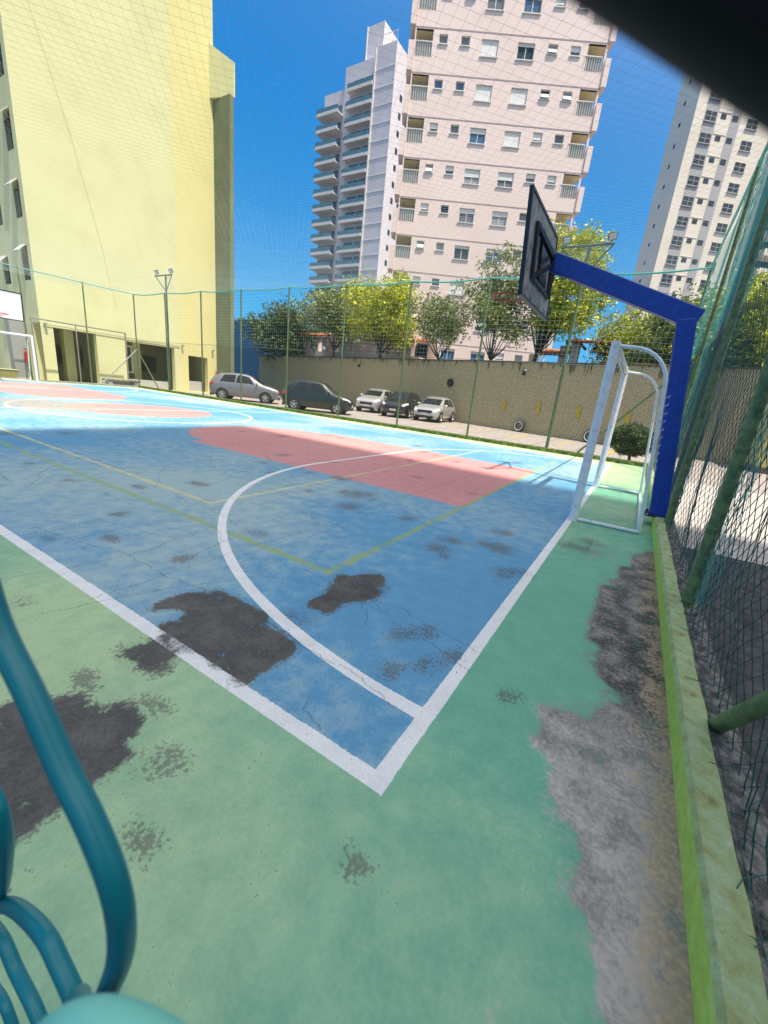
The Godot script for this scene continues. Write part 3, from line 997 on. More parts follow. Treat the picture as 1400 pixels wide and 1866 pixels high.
func yellow_building() -> void:
	var t := thing("apartment_block", "tall pale yellow apartment block with blank sunlit end wall behind the far goal", "building", Vector3(-27.2, LOW, 0))
	var pale := grain("yellow_pale", [[0.1, lin(0.62, 0.61, 0.33)], [0.5, lin(0.66, 0.65, 0.355)], [0.9, lin(0.68, 0.67, 0.375)]], 9.0, 0.9, 0.006)
	var warm := grain("yellow_warm", [[0.1, lin(0.68, 0.62, 0.28)], [0.9, lin(0.71, 0.66, 0.31)]], 9.0, 0.9, 0.006)
	var base := flat("plinth_grey", lin(0.42, 0.42, 0.42), 0.85)
	var u := Vector3(0, 0, -1)
	var bk := Vector3(-1, 0, 0)
	var b := MB.new()
	pierced(b, Vector3.ZERO, u, bk, 8.9, 16.65, 0.0, 26.0, [[9.45, 11.5, 0.05, 2.92], [13.1, 16.2, 0.05, 2.78]], 0.35)
	part("end_wall", b, pale, t)
	b = MB.new()
	pierced(b, Vector3.ZERO, u, bk, 16.65, 19.4, 0.0, 26.0, [[17.2, 18.7, 0.05, 2.45]], 0.35)
	part("end_wall", b, warm, t)
	# ground floor behind the openings
	b = MB.new()
	b.bx(Vector3(-9.0, -0.05, -19.4), Vector3(-0.36, 0.04, -8.95))
	b.bx(Vector3(-9.0, 3.0, -19.4), Vector3(-0.36, 3.15, -8.95))
	b.bx(Vector3(-6.2, 0.04, -19.4), Vector3(-6.0, 1.0, -8.95))
	b.bx(Vector3(-6.2, 2.2, -19.4), Vector3(-6.0, 3.0, -8.95))
	for z in [-18.9, -15.9, -12.6, -9.6]: b.bx(Vector3(-6.2, 1.0, z - 0.5), Vector3(-6.0, 2.2, z + 0.5))
	b.bx(Vector3(-4.0, 0.04, -12.55), Vector3(-0.36, 3.0, -12.4))
	part("ground_floor", b, flat("inner_wall", lin(0.66, 0.64, 0.45), 0.9), t)
	for z in [-14.75, -17.9, -10.9]:
		b = MB.new()
		b.cbox(Vector3(-2.2, 1.5, z), Vector3(0.5, 2.95, 0.5), 0.02)
		part("column", b, pale, t)
	b = MB.new()
	pierced(b, Vector3(-1.6, 0, 0), u, bk, 13.05, 14.3, 0.9, 2.6, [[13.15, 13.65, 1.0, 2.5], [13.72, 14.2, 1.0, 2.5]], 0.06)
	part("window_frame", b, flat("white_frame", lin(0.7, 0.7, 0.68), 0.5), t)
	b = MB.new()
	b.bx(Vector3(-0.02, 0.0, -13.05), Vector3(0.035, 0.5, -11.55))
	b.bx(Vector3(-0.9, 0.04, -16.15), Vector3(-0.6, 0.55, -13.15))
	b.bx(Vector3(-0.9, 0.04, -18.6), Vector3(-0.6, 0.75, -17.3))
	part("plinth", b, base, t)
	# side with windows
	var holes := []
	for f in 9:
		var y := 5.05 + f * 2.78
		holes.append([27.25 - 27.2 + 0.35, 1.15, y, y + 1.65])
		holes.append([2.95, 3.75, y - 0.1, y + 1.3])
		holes.append([5.4, 6.3, y, y + 1.65])
	b = MB.new()
	var hs := []
	for h in holes: hs.append([-h[1], -h[0], h[2], h[3]])
	pierced(b, Vector3(0, 0, -8.9), Vector3(1, 0, 0), Vector3(0, 0, -1), -13.0, 0.0, 3.05, 26.0, hs, 0.22)
	b.bx(Vector3(-13, 0, -9.2), Vector3(-0.9, 3.05, -8.9))
	part("side_wall", b, pale, t)
	for h in holes:
		b = MB.new()
		b.bx(Vector3(-h[1], h[2], -9.13), Vector3(-h[0], h[3], -9.09))
		var w := part("window", b, flat("dark_pane", lin(0.02, 0.03, 0.04), 0.08), t)
		b = MB.new()
		var n := 5
		for k in n + 1: b.bx(Vector3(lerpf(-h[1], -h[0], float(k) / n) - 0.012, h[2], -8.95), Vector3(lerpf(-h[1], -h[0], float(k) / n) + 0.012, h[3] - 0.45, -8.93))
		for y in [h[2] + 0.01, h[3] - 0.45]: b.bx(Vector3(-h[1], y, -8.956), Vector3(-h[0], y + 0.03, -8.926))
		part("grille", b, flat("grille_black", lin(0.02, 0.022, 0.025), 0.5), w)
		b = MB.new()
		b.box(Vector3(-(h[0] + h[1]) * 0.5, h[3] - 0.22, -8.72), Vector3(h[1] - h[0] - 0.06, 0.5, 0.03), Basis(Vector3.RIGHT, -0.75))
		part("tilted_sash", b, flat("sash_white", lin(0.6, 0.6, 0.55), 0.4), w)
	# roof and rear
	b = MB.new()
	b.bx(Vector3(-13.0, 26.0, -19.4), Vector3(0.0, 26.3, -8.9))
	b.bx(Vector3(-13.1, 0, -19.4), Vector3(-13.0, 26.0, -8.9))
	b.bx(Vector3(-13.0, 0, -19.5), Vector3(0.0, 26.0, -19.4))
	part("rear_wall", b, pale, t)
	# wing that juts out at the right with a lit slanted cap
	b = MB.new()
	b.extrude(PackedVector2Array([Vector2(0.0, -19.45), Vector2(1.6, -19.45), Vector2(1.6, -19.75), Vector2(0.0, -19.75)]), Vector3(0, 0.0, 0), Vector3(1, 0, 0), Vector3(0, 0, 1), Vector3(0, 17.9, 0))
	part("wing", b, grain("yellow_olive", [[0.1, lin(0.15, 0.18, 0.11)], [0.9, lin(0.20, 0.23, 0.14)]], 7.0, 0.9, 0.006), t)  # yellow wall darkened to olive, painting in the shade on this strip
	b = MB.new()
	var cap := [Vector3(0.0, 17.9, -19.2), Vector3(1.6, 17.9, -19.75), Vector3(1.6, 17.9, -19.85), Vector3(0.0, 17.9, -19.6)]
	var tops := [Vector3(0.0, 20.6, -19.2), Vector3(1.6, 19.6, -19.75), Vector3(1.6, 19.6, -19.85), Vector3(0.0, 20.6, -19.6)]
	for k in 4: b.quad_out(cap[k], cap[(k + 1) % 4], tops[(k + 1) % 4], tops[k], Vector3(0.7, 19.0, -19.6))
	b.quad_out(tops[0], tops[1], tops[2], tops[3], Vector3(1.0, 18.0, -19.6))
	b.quad_out(cap[0], cap[1], cap[2], cap[3], Vector3(1.0, 20.0, -19.6))
	part("wing_cap", b, pale, t)
	# cable down the wall, gutter line and spotlights
	var grey := flat("conduit_grey", lin(0.25, 0.24, 0.2), 0.6)
	pipe(t, "cable", [Vector3(0.03, 17.5, -9.7), Vector3(0.03, 12.0, -11.2), Vector3(0.03, 7.5, -12.2), Vector3(0.03, 4.5, -12.7)], 0.005, flat("cable_cream", lin(0.50, 0.48, 0.28), 0.7), 6)
	pipe(t, "conduit", [Vector3(0.05, 3.0, -9.0), Vector3(0.05, 2.95, -16.6)], 0.018, grey, 6)
	for z in [-9.1, -16.75, -19.1]:
		b = MB.new()
		b.cbox(Vector3(0.12, 3.02, z), Vector3(0.16, 0.1, 0.12), 0.01)
		b.tube([Vector3(0, 3.05, z), Vector3(0.1, 3.05, z)], 0.02, 6)
		part("wall_light", b, flat("fitting_grey", lin(0.3, 0.3, 0.28), 0.5), t)
	# things beside it
	t = thing("pipe_frame", "thin grey pipe frame standing before the openings of the yellow block", "frame", Vector3(-26.2, LOW, 0))
	pipe(t, "post", [Vector3(0, 0, -12.6), Vector3(0, 3.15, -12.6)], 0.045, grey)
	pipe(t, "post", [Vector3(0, 0, -10.1), Vector3(0, 3.15, -10.1)], 0.03, grey)
	pipe(t, "post", [Vector3(0, 0, -8.2), Vector3(0, 3.15, -8.2)], 0.03, grey)
	pipe(t, "rail", [Vector3(0, 3.15, -12.6), Vector3(0, 3.15, -8.2)], 0.035, grey)
	t = thing("concrete_bench", "pale concrete bench with thick slab top by the yellow pillar", "bench", Vector3(-25.75, LOW, -12.0))
	var conc := flat("bench_concrete", lin(0.48, 0.48, 0.44), 0.9)
	b = MB.new()
	b.cbox(Vector3(0, 0.5, 0), Vector3(0.5, 0.1, 1.9), 0.015)
	part("seat", b, grain("bench_top", [[0.2, lin(0.16, 0.16, 0.13)], [0.8, lin(0.34, 0.34, 0.29)]], 0.8), t)
	for z in [-0.7, 0.7]:
		b = MB.new()
		b.cbox(Vector3(0, 0.225, z), Vector3(0.42, 0.45, 0.22), 0.015)
		part("leg", b, conc, t)
	b = MB.new()
	b.cbox(Vector3(-0.18, 0.24, 0), Vector3(0.08, 0.42, 1.2), 0.01)
	part("back_slab", b, conc, t)
	for q in [[Vector3(-27.1, 1.0, -19.25), "red fire extinguisher hung on the yellow pillar behind the grey hatchback"], [Vector3(-26.5, 1.1, -7.9), "red fire extinguisher hung on the grey column behind the far goal"]]:
		t = thing("fire_extinguisher", q[1], "extinguisher", q[0])
		b = MB.new()
		b.lathe([Vector2(0.0, -0.28), Vector2(0.085, -0.28), Vector2(0.09, -0.25), Vector2(0.09, 0.15), Vector2(0.06, 0.23), Vector2(0.025, 0.27), Vector2(0.025, 0.3), Vector2(0, 0.3)], 14, Transform3D(Basis(), Vector3(0.11, 0, 0)))
		part("cylinder", b, flat("signal_red", lin(0.55, 0.02, 0.02), 0.4), t)
		b = MB.new()
		b.box(Vector3(0.11, 0.33, 0.03), Vector3(0.04, 0.03, 0.14))
		b.box(Vector3(0.11, 0.37, 0.04), Vector3(0.03, 0.02, 0.12))
		b.tube([Vector3(0.11, 0.31, -0.03), Vector3(0.11, 0.2, -0.12), Vector3(0.11, -0.1, -0.12)], 0.012, 6)
		part("valve", b, flat("grille_black", lin(0.02, 0.022, 0.025), 0.5), t)
		b = MB.new()
		b.box(Vector3(0.012, 0.1, 0), Vector3(0.03, 0.3, 0.06))
		part("bracket", b, flat("fitting_grey", lin(0.3, 0.3, 0.28), 0.5), t)
	t = thing("support_column", "grey column with peeling paint beside the far goal", "column", Vector3(-26.75, LOW, -7.7))
	b = MB.new()
	b.cbox(Vector3(0, 1.55, 0), Vector3(0.5, 3.1, 0.6), 0.02)
	part("shaft", b, flat("column_grey", lin(0.32, 0.33, 0.30), 0.9), t)
	b = MB.new()
	b.cbox(Vector3(0, 0.12, 0), Vector3(0.58, 0.24, 0.68), 0.02)
	part("foot", b, base, t)
	t = thing("planter_box", "low olive planter box standing beside the far goal", "planter", Vector3(-25.8, LOW, -6.6))
	b = MB.new()
	b.extrude(PackedVector2Array([Vector2(-0.45, 0), Vector2(0.45, 0), Vector2(0.6, 0.6), Vector2(-0.6, 0.6)]), Vector3(-0.3, 0, 0), Vector3(0, 0, 1), Vector3(0, 1, 0), Vector3(0.6, 0, 0))
	part("box", b, flat("planter_olive", lin(0.35, 0.32, 0.12), 0.8), t)
	b = MB.new()
	b.cbox(Vector3(0, 0.62, 0), Vector3(0.66, 0.04, 1.26), 0.01)
	part("rim", b, flat("planter_rim", lin(0.5, 0.48, 0.3), 0.8), t)

# one storey window: white frame, dark sliding panes and a roller shutter let down by share
func pink_window(t: Node3D, tf: Transform3D, w: float, h: float, shut: float, big: bool) -> void:
	var wf := flat("window_white", lin(0.72, 0.72, 0.72), 0.45)
	var m := MB.new()
	var e := 0.05
	m.bx(Vector3(0, 0, -0.02), Vector3(w, e, 0.03))
	m.bx(Vector3(0, h - e, -0.02), Vector3(w, h, 0.03))
	m.bx(Vector3(0, e, -0.02), Vector3(e, h - e, 0.03))
	m.bx(Vector3(w - e, e, -0.02), Vector3(w, h - e, 0.03))
	if big: m.bx(Vector3(w * 0.5 - 0.03, e, -0.015), Vector3(w * 0.5 + 0.03, h - e, 0.025))
	m.bx(Vector3(-0.06, -0.07, -0.02), Vector3(w + 0.06, 0.0, 0.22))
	var o := part("window", m, wf, t)
	o.transform = tf
	m = MB.new()
	m.bx(Vector3(e, e, -0.012), Vector3(w - e, h - e, 0.0))
	var kinds := [flat("pane_dark", lin(0.05, 0.07, 0.09), 0.06), flat("pane_curtain", lin(0.34, 0.35, 0.36), 0.25), flat("pane_blue", lin(0.07, 0.15, 0.27), 0.06), flat("pane_grey", lin(0.17, 0.19, 0.21), 0.1)]
	part("pane", m, kinds[rng.randi() % 4], o)
	if not big and shut == 0.0 and rng.randf() < 0.3:
		m = MB.new()
		m.box(Vector3(w * 0.5, h * 0.32, 0.16), Vector3(w - 2 * e, 0.42, 0.025), Basis(Vector3.RIGHT, -0.6))
		part("tilted_sash", m, wf, o)
	if shut > 0.0:
		m = MB.new()
		var y0 := h - e - (h - 2 * e) * shut
		m.bx(Vector3(e, y0, 0.032), Vector3(w - e, h - e * 0.2, 0.05))
		if big: m.bx(Vector3(e * 0.5, y0 - 0.02, 0.03), Vector3(w - e * 0.5, y0, 0.056))
		part("roller_shutter", m, flat("shutter_white", lin(0.78, 0.78, 0.77), 0.5), o)

func pink_tower() -> void:
	var t := thing("pink_apartment_tower", "tall pale pink apartment tower with grey bands and corner balconies beyond the wall", "building", Vector3(-22.73, 0, -35.31), atan2(0.488, 0.873))
	# local x runs along the front, z comes out of it
	var pink := grain("tower_pink", [[0.1, lin(0.82, 0.66, 0.62)], [0.5, lin(0.86, 0.70, 0.66)], [0.9, lin(0.88, 0.73, 0.69)]], 14.0, 0.9, 0.005)
	var band := flat("tower_band", lin(0.42, 0.33, 0.34), 0.85)
	var tan := flat("balcony_tan", lin(0.80, 0.70, 0.44), 0.9)
	var cols := [[2.01, 0.70, 0.62, 2.2], [3.82, 0.72, 0.62, 2.2], [5.53, 1.36, 1.1, 2.12], [8.48, 1.38, 1.1, 2.12], [10.92, 0.80, 0.64, 2.2], [12.78, 0.78, 0.64, 2.2]]
	var r := RandomNumberGenerator.new()
	r.seed = 17
	var b := MB.new()
	var wins := []
	for f in 17:
		var y0 := 0.5 + f * 2.955
		var holes := []
		for c in cols:
			var h := [c[0], c[0] + c[1], y0 + c[3] - c[2] + 0.35, y0 + c[3] + 0.35]
			holes.append(h)
			wins.append([h, c[1] > 1.0, f])
		holes.append([0.1, 1.5, y0 + 1.02, y0 + 2.78])
		holes.append([14.15, 15.55, y0 + 1.02, y0 + 2.78])
		pierced(b, Vector3.ZERO, Vector3.RIGHT, Vector3.FORWARD, 0.0, 15.7, y0, y0 + 2.955, holes, 0.2)
		var line := MB.new()
		line.bx(Vector3(-0.02, y0 + 2.85, 0.0), Vector3(15.74, y0 + 2.93, 0.014))
		part("storey_band", line, band, t)
	# side walls, back and roof
	b.bx(Vector3(-0.0, 0.5, -13.0), Vector3(0.08, 50.7, -1.85))
	b.bx(Vector3(15.62, 0.5, -13.0), Vector3(15.7, 50.7, -1.85))
	b.bx(Vector3(0, 0.5, -13.1), Vector3(15.7, 50.7, -13.0))
	b.bx(Vector3(0, 50.7, -13.1), Vector3(15.7, 51.2, 0.0))
	b.bx(Vector3(0, -1.0, -13.1), Vector3(15.7, 0.5, 0.0))
	# inner faces of the balconies
	b.bx(Vector3(1.7, 0.5, -1.9), Vector3(1.8, 50.7, -0.21))
	b.bx(Vector3(13.9, 0.5, -1.9), Vector3(14.0, 50.7, -0.21))
	b.bx(Vector3(0.08, 0.5, -1.95), Vector3(1.8, 50.7, -1.85))
	b.bx(Vector3(13.9, 0.5, -1.95), Vector3(15.62, 50.7, -1.85))
	part("facade", b, pink, t)
	for q in wins:
		var h: Array = q[0]
		var shut := 0.0
		if q[1]: shut = [0.15, 0.2, 0.15, 0.5, 0.97, 0.97, 0.65, 0.3][r.randi() % 8]
		elif r.randf() < 0.3: shut = r.randf_range(0.4, 0.9)
		pink_window(t, Transform3D(Basis(), Vector3(h[0], h[2], -0.14)), h[1] - h[0], h[3] - h[2], shut, q[1])
	for f in 17:
		var y0 := 0.5 + f * 2.955
		for s in 2:
			var x0 := 0.0 if s == 0 else 13.9
			# balcony: tan soffit above, pink parapet standing out, white railing with panel
			b = MB.new()
			b.bx(Vector3(x0 + 0.1, y0 + 0.9, -1.84), Vector3(x0 + 1.68, y0 + 1.0, -0.02))
			var bal := part("balcony", b, tan, t)
			b = MB.new()
			b.bx(Vector3(x0 + 0.1, y0 + 2.78, -1.84), Vector3(x0 + 1.68, y0 + 2.83, -0.02))
			part("soffit", b, tan, bal)
			b = MB.new()
			var ox := x0 - 0.45 if s == 0 else x0 + 1.8
			b.bx(Vector3(ox, y0 + 0.02, -1.6), Vector3(ox + 0.43, y0 + 1.9 if s == 1 else y0 + 1.95, 0.12))
			part("parapet", b, pink, bal)
			b = MB.new()
			var a := x0 + 0.12
			b.bx(Vector3(a, y0 + 1.95, -0.03), Vector3(a + 1.4, y0 + 2.02, 0.04))
			for k in 8: b.bx(Vector3(a + k * 0.195, y0 + 1.03, 0.0), Vector3(a + k * 0.195 + 0.03, y0 + 1.95, 0.03))
			part("railing", b, flat("window_white", Color.WHITE, 0.45), bal)
			b = MB.new()
			b.bx(Vector3(a + 0.06, y0 + 1.05, -0.06), Vector3(a + 1.36, y0 + 1.93, -0.045))
			part("railing_pane", b, flat("smoked_glass", lin(0.30, 0.31, 0.29), 0.1), bal)

func grey_tower() -> void:
	var t := thing("grey_apartment_tower", "tall greyish lilac apartment tower with stacked balconies left of the pink tower", "building", Vector3(-56.1, 0, -81.5))
	var wall := grain("tower_grey", [[0.1, lin(0.66, 0.61, 0.64)], [0.9, lin(0.76, 0.70, 0.72)]], 20.0, 0.9, 0.005)
	var trim := flat("tower_trim", lin(0.78, 0.72, 0.68), 0.85)
	var dark := flat("tower_pane", lin(0.03, 0.045, 0.06), 0.06)
	var rail := flat("teal_pane", lin(0.12, 0.24, 0.28), 0.08)
	var b := MB.new()
	b.bx(Vector3(-4.6, 0, -14), Vector3(0, 65.6, 0))          # corner shaft
	b.bx(Vector3(-13.0, 0, -14), Vector3(-4.6, 65.0, -1.0))    # body behind the balconies
	b.bx(Vector3(-19.0, 0, -14), Vector3(-13.0, 61.8, -1.6))
	part("body", b, wall, t)
	b = MB.new()
	b.bx(Vector3(-9.6, 65.0, -9), Vector3(-5.6, 72.0, -3.2))
	part("roof_block", b, wall, t)
	b = MB.new()
	b.bx(Vector3(-1.5, 65.6, -14), Vector3(2.5, 70.2, -8.0))
	part("roof_block", b, wall, t)
	b = MB.new()
	b.bx(Vector3(-9.75, 65.0, -3.4), Vector3(-9.6, 72.0, -3.0))
	b.bx(Vector3(-4.9, 0, -1.2), Vector3(-4.6, 65.5, 0.25))
	for f in 22: b.bx(Vector3(-4.6, f * 2.95 - 0.1, 0), Vector3(0.06, f * 2.95 + 0.1, 0.06))
	part("trim", b, trim, t)
	for f in 22:
		var y := f * 2.95 + 1.0
		for s in 2:
			if (s == 1 and f > 19) or f > 20: continue
			var xa := -11.4 if s == 0 else -19.3
			var xb := -4.95 if s == 0 else -13.2
			var zb := -1.0 if s == 0 else -1.6
			var zf := 0.45 if s == 0 else 0.7
			b = MB.new()
			b.bx(Vector3(xa, y - 0.22, zb), Vector3(xb, y, zf))
			b.bx(Vector3(xa, y, zf - 0.15), Vector3(xb, y + 0.35, zf))
			if s == 1: b.bx(Vector3(xa, y, zb), Vector3(xa + 0.15, y + 0.35, zf))
			var o := part("balcony", b, trim, t)
			b = MB.new()
			b.bx(Vector3(xa + 0.1, y + 0.35, zf - 0.1), Vector3(xb - 0.1, y + 1.15, zf - 0.06))
			part("railing_pane", b, rail, o)
			b = MB.new()
			b.bx(Vector3(xa + 0.8, y + 0.02, zb), Vector3(xa + 3.4, y + 2.2, zb + 0.05))
			b.bx(Vector3(xb - 2.6, y + 0.02, zb), Vector3(xb - 0.7, y + 2.2, zb + 0.05))
			part("glass_door", b, flat("pane_grey", lin(0.17, 0.19, 0.21), 0.1), o)
	for f in 20:
		var y := f * 2.95 + 1.6
		for z in [-3.0, -5.6]:
			b = MB.new()
			b.bx(Vector3(0, y, z - 0.45), Vector3(0.05, y + 1.0, z + 0.45))
			part("window", b, dark, t)
		b = MB.new()
		b.bx(Vector3(-12.6, y, -1.0), Vector3(-12.1, y + 1.1, -0.95))
		part("window", b, dark, t)
		b = MB.new()
		b.bx(Vector3(0, y - 0.9, -10.5), Vector3(1.6, y + 0.2, -7.5))
		part("side_balcony", b, trim, t)
	b = MB.new()
	for k in 9: b.bx(Vector3(-4.5 + k * 0.55, 65.6, -0.1), Vector3(-4.45 + k * 0.55, 67.2, -0.04))
	b.bx(Vector3(-4.6, 67.15, -0.12), Vector3(0, 67.25, -0.02))
	part("roof_railing", b, trim, t)

func right_tower() -> void:
	var t := thing("beige_apartment_tower", "tall beige apartment tower with grey window strips behind the right fence", "building", Vector3(-4.2, 0, -93.5), atan2(0.6, 0.8))
	var wall := grain("tower_beige", [[0.1, lin(0.76, 0.68, 0.58)], [0.9, lin(0.83, 0.76, 0.66)]], 16.0, 0.9, 0.005)
	var strip := flat("tower_strip", lin(0.42, 0.41, 0.42), 0.9)
	var dark := flat("tower_pane", lin(0.03, 0.045, 0.06), 0.06)
	var b := MB.new()
	b.bx(Vector3(0, 0, -5.6), Vector3(16.5, 78, 0))
	for k in 26: b.bx(Vector3(4.2, k * 3.0 - 0.04, 0), Vector3(6.5, k * 3.0 + 0.04, 0.06))
	part("body", b, wall, t)
	b = MB.new()
	b.bx(Vector3(1.8, 0, 0.0), Vector3(4.1, 78, 0.03))
	b.bx(Vector3(6.6, 0, 0.0), Vector3(8.3, 78, 0.03))
	part("grey_strips", b, strip, t)
	b = MB.new()
	b.bx(Vector3(16.5, 0, -5.6), Vector3(30, 76, 1.2))
	part("balcony_block", b, wall, t)
	for f in 24:
		var y := f * 3.0 + 4.2
		for q in [[1.95, 1.9, 1.35, 0.03], [4.7, 0.95, 0.7, 0.0], [6.8, 1.0, 0.75, 0.03], [9.6, 1.95, 1.35, 0.0]]:
			b = MB.new()
			b.bx(Vector3(q[0], y + 0.9 - (q[2] - 0.7), q[3]), Vector3(q[0] + q[1], y + 1.6, q[3] + 0.04))
			var w := part("window", b, dark, t)
			if q[1] > 1.0:
				b = MB.new()
				b.bx(Vector3(q[0] + q[1] * 0.5 - 0.04, y + 0.25, q[3] + 0.04), Vector3(q[0] + q[1] * 0.5 + 0.04, y + 1.6, q[3] + 0.07))
				b.bx(Vector3(q[0], y + 0.9, q[3] + 0.04), Vector3(q[0] + q[1], y + 0.97, q[3] + 0.065))
				b.bx(Vector3(q[0] - 0.1, y + 0.12, q[3]), Vector3(q[0] + q[1] + 0.1, y + 0.25, q[3] + 0.18))
				part("frame", b, strip, w)
		b = MB.new()
		b.bx(Vector3(17.5, y - 0.2, 1.2), Vector3(27.5, y + 0.85, 2.9))
		var o := part("balcony", b, wall, t)
		b = MB.new()
		b.bx(Vector3(17.8, y + 0.85, 1.21), Vector3(27.2, y + 2.4, 1.3))
		part("glass_door", b, dark, o)
		b = MB.new()
		b.bx(Vector3(-0.04, y + 0.6, -3.4), Vector3(0.0, y + 1.2, -3.0))
		part("window", b, dark, t)

func terracotta(mb: MB, x0: float, x1: float, y0: float, y1: float, z0: float, z1: float) -> void:
	# pitched slab of barrel tiles, ridges running down the slope
	var k := int((x1 - x0) / 0.22)
	for i in k:
		var a := x0 + i * 0.22
		var pts := [Vector3(a + 0.11, y1, z0), Vector3(a + 0.11, y0, z1)]
		mb.tube(pts, 0.1, 6)
	var d := Vector3(0, -0.12, 0)
	mb.quad_out(Vector3(x0, y1, z0) + d, Vector3(x1, y1, z0) + d, Vector3(x1, y0, z1) + d, Vector3(x0, y0, z1) + d, Vector3((x0 + x1) * 0.5, y0 + 9, z1))

func houses() -> void:
	var clay := grain("terracotta", [[0.1, lin(0.26, 0.08, 0.03)], [0.5, lin(0.42, 0.15, 0.06)], [0.9, lin(0.52, 0.24, 0.12)]], 1.2, 0.9, 0.02)
	var pinkw := flat("house_pink", lin(0.72, 0.58, 0.54), 0.9)
	var dark := flat("tower_pane", lin(0.03, 0.045, 0.06), 0.06)
	var t := thing("garden_house", "low pink house with terracotta roofs and open pillars between the trees beyond the wall", "house", Vector3(-0.6, 0.1, -33.0))
	var b := MB.new()
	b.bx(Vector3(-31.5, -0.2, -4.0), Vector3(-17.0, 4.4, -0.2))
	for q in [[-30.9, 6.0], [-29.4, 5.9], [-26.2, 7.2], [-25.4, 7.2], [-24.6, 7.2], [-22.2, 6.1], [-21.2, 7.0], [-20.2, 6.9], [-18.5, 5.7]]:
		b.bx(Vector3(q[0], 4.4, -0.75), Vector3(q[0] + 0.55, q[1], -0.2))
	b.bx(Vector3(-31.0, 4.4, -4.0), Vector3(-17.2, 6.4, -3.8))
	part("wall", b, pinkw, t)
	for q in [[-31.3, -28.6, 5.9, 6.6], [-26.9, -24.0, 7.15, 7.9], [-23.6, -19.4, 6.5, 7.6], [-20.0, -17.2, 5.7, 6.3]]:
		b = MB.new()
		terracotta(b, q[0], q[1], q[2], q[3], -3.5, 0.3)
		part("roof", b, clay, t)
	for x in [-28.6, -23.3, -19.4]:
		b = MB.new()
		b.bx(Vector3(x, 4.5, -3.79), Vector3(x + 1.3, 6.0, -3.74))
		part("window", b, dark, t)
	t = thing("garden_pergola", "terracotta roofed pergola on pink pillars behind the wall beside the backboard", "pergola", Vector3(0, 0, -31.0))
	b = MB.new()
	for q in [[-5.6, 5.6], [-4.9, 6.1], [-2.4, 5.4], [1.2, 5.3]]: b.bx(Vector3(q[0], -0.2, -0.7), Vector3(q[0] + 0.55, q[1], -0.2))
	b.bx(Vector3(-7.0, -0.2, -3.0), Vector3(3.0, 4.6, -2.8))
	part("pillars", b, pinkw, t)
	for q in [[-5.3, -2.0, 5.85, 6.3], [-3.6, -0.6, 5.3, 5.9], [-0.5, 2.6, 5.35, 5.9], [-6.9, -5.0, 5.0, 5.6]]:
		b = MB.new()
		terracotta(b, q[0], q[1], q[2], q[3], -2.6, 0.2)
		part("roof", b, clay, t)
	b = MB.new()
	for k in 6: b.bx(Vector3(-5.2 + k * 0.9, 5.6, -2.4), Vector3(-5.1 + k * 0.9, 5.75, 0.3))
	part("beams", b, flat("dark_wood", lin(0.10, 0.05, 0.03), 0.8), t)
	t = thing("blue_warehouse", "dark blue clad building beyond the corner of the car park", "building", Vector3(-44.5, LOW, -35.0))
	b = MB.new()
	b.bx(Vector3(-8, 0, -8), Vector3(5.0, 8.0, 0))
	part("walls", b, flat("cladding_blue", lin(0.03, 0.14, 0.30), 0.6), t)
	b = MB.new()
	for k in 26: b.bx(Vector3(-8, 0.3 + k * 0.3, 0.0), Vector3(5.0, 0.34 + k * 0.3, 0.03))
	part("cladding_ribs", b, flat("cladding_rib", lin(0.05, 0.18, 0.36), 0.6), t)
	t = thing("guard_booth", "low yellow block wall at the right edge behind the wire fence", "booth", Vector3(4.4, LOW, -19.4))
	b = MB.new()
	b.cbox(Vector3(2.0, 1.2, -1.2), Vector3(4.0, 2.4, 2.4), 0.02)
	part("walls", b, grain("booth_yellow", [[0.2, lin(0.5, 0.42, 0.12)], [0.8, lin(0.62, 0.55, 0.2)]], 2.0), t)
	b = MB.new()
	b.cbox(Vector3(2.0, 0.12, -1.2), Vector3(4.12, 0.24, 2.52), 0.02)
	part("footing", b, flat("footing_brown", lin(0.14, 0.10, 0.06), 0.9), t)
	# the tower whose shadow lies on the near half of the court
	t = thing("neighbour_tower", "tall beige tower standing right of the court outside the picture", "building", Vector3(19.4, LOW, -0.93))
	b = MB.new()
	b.bx(Vector3(0, 0, 0), Vector3(14, 70.2, 13.5))
	part("body", b, mats["tower_beige"], t)

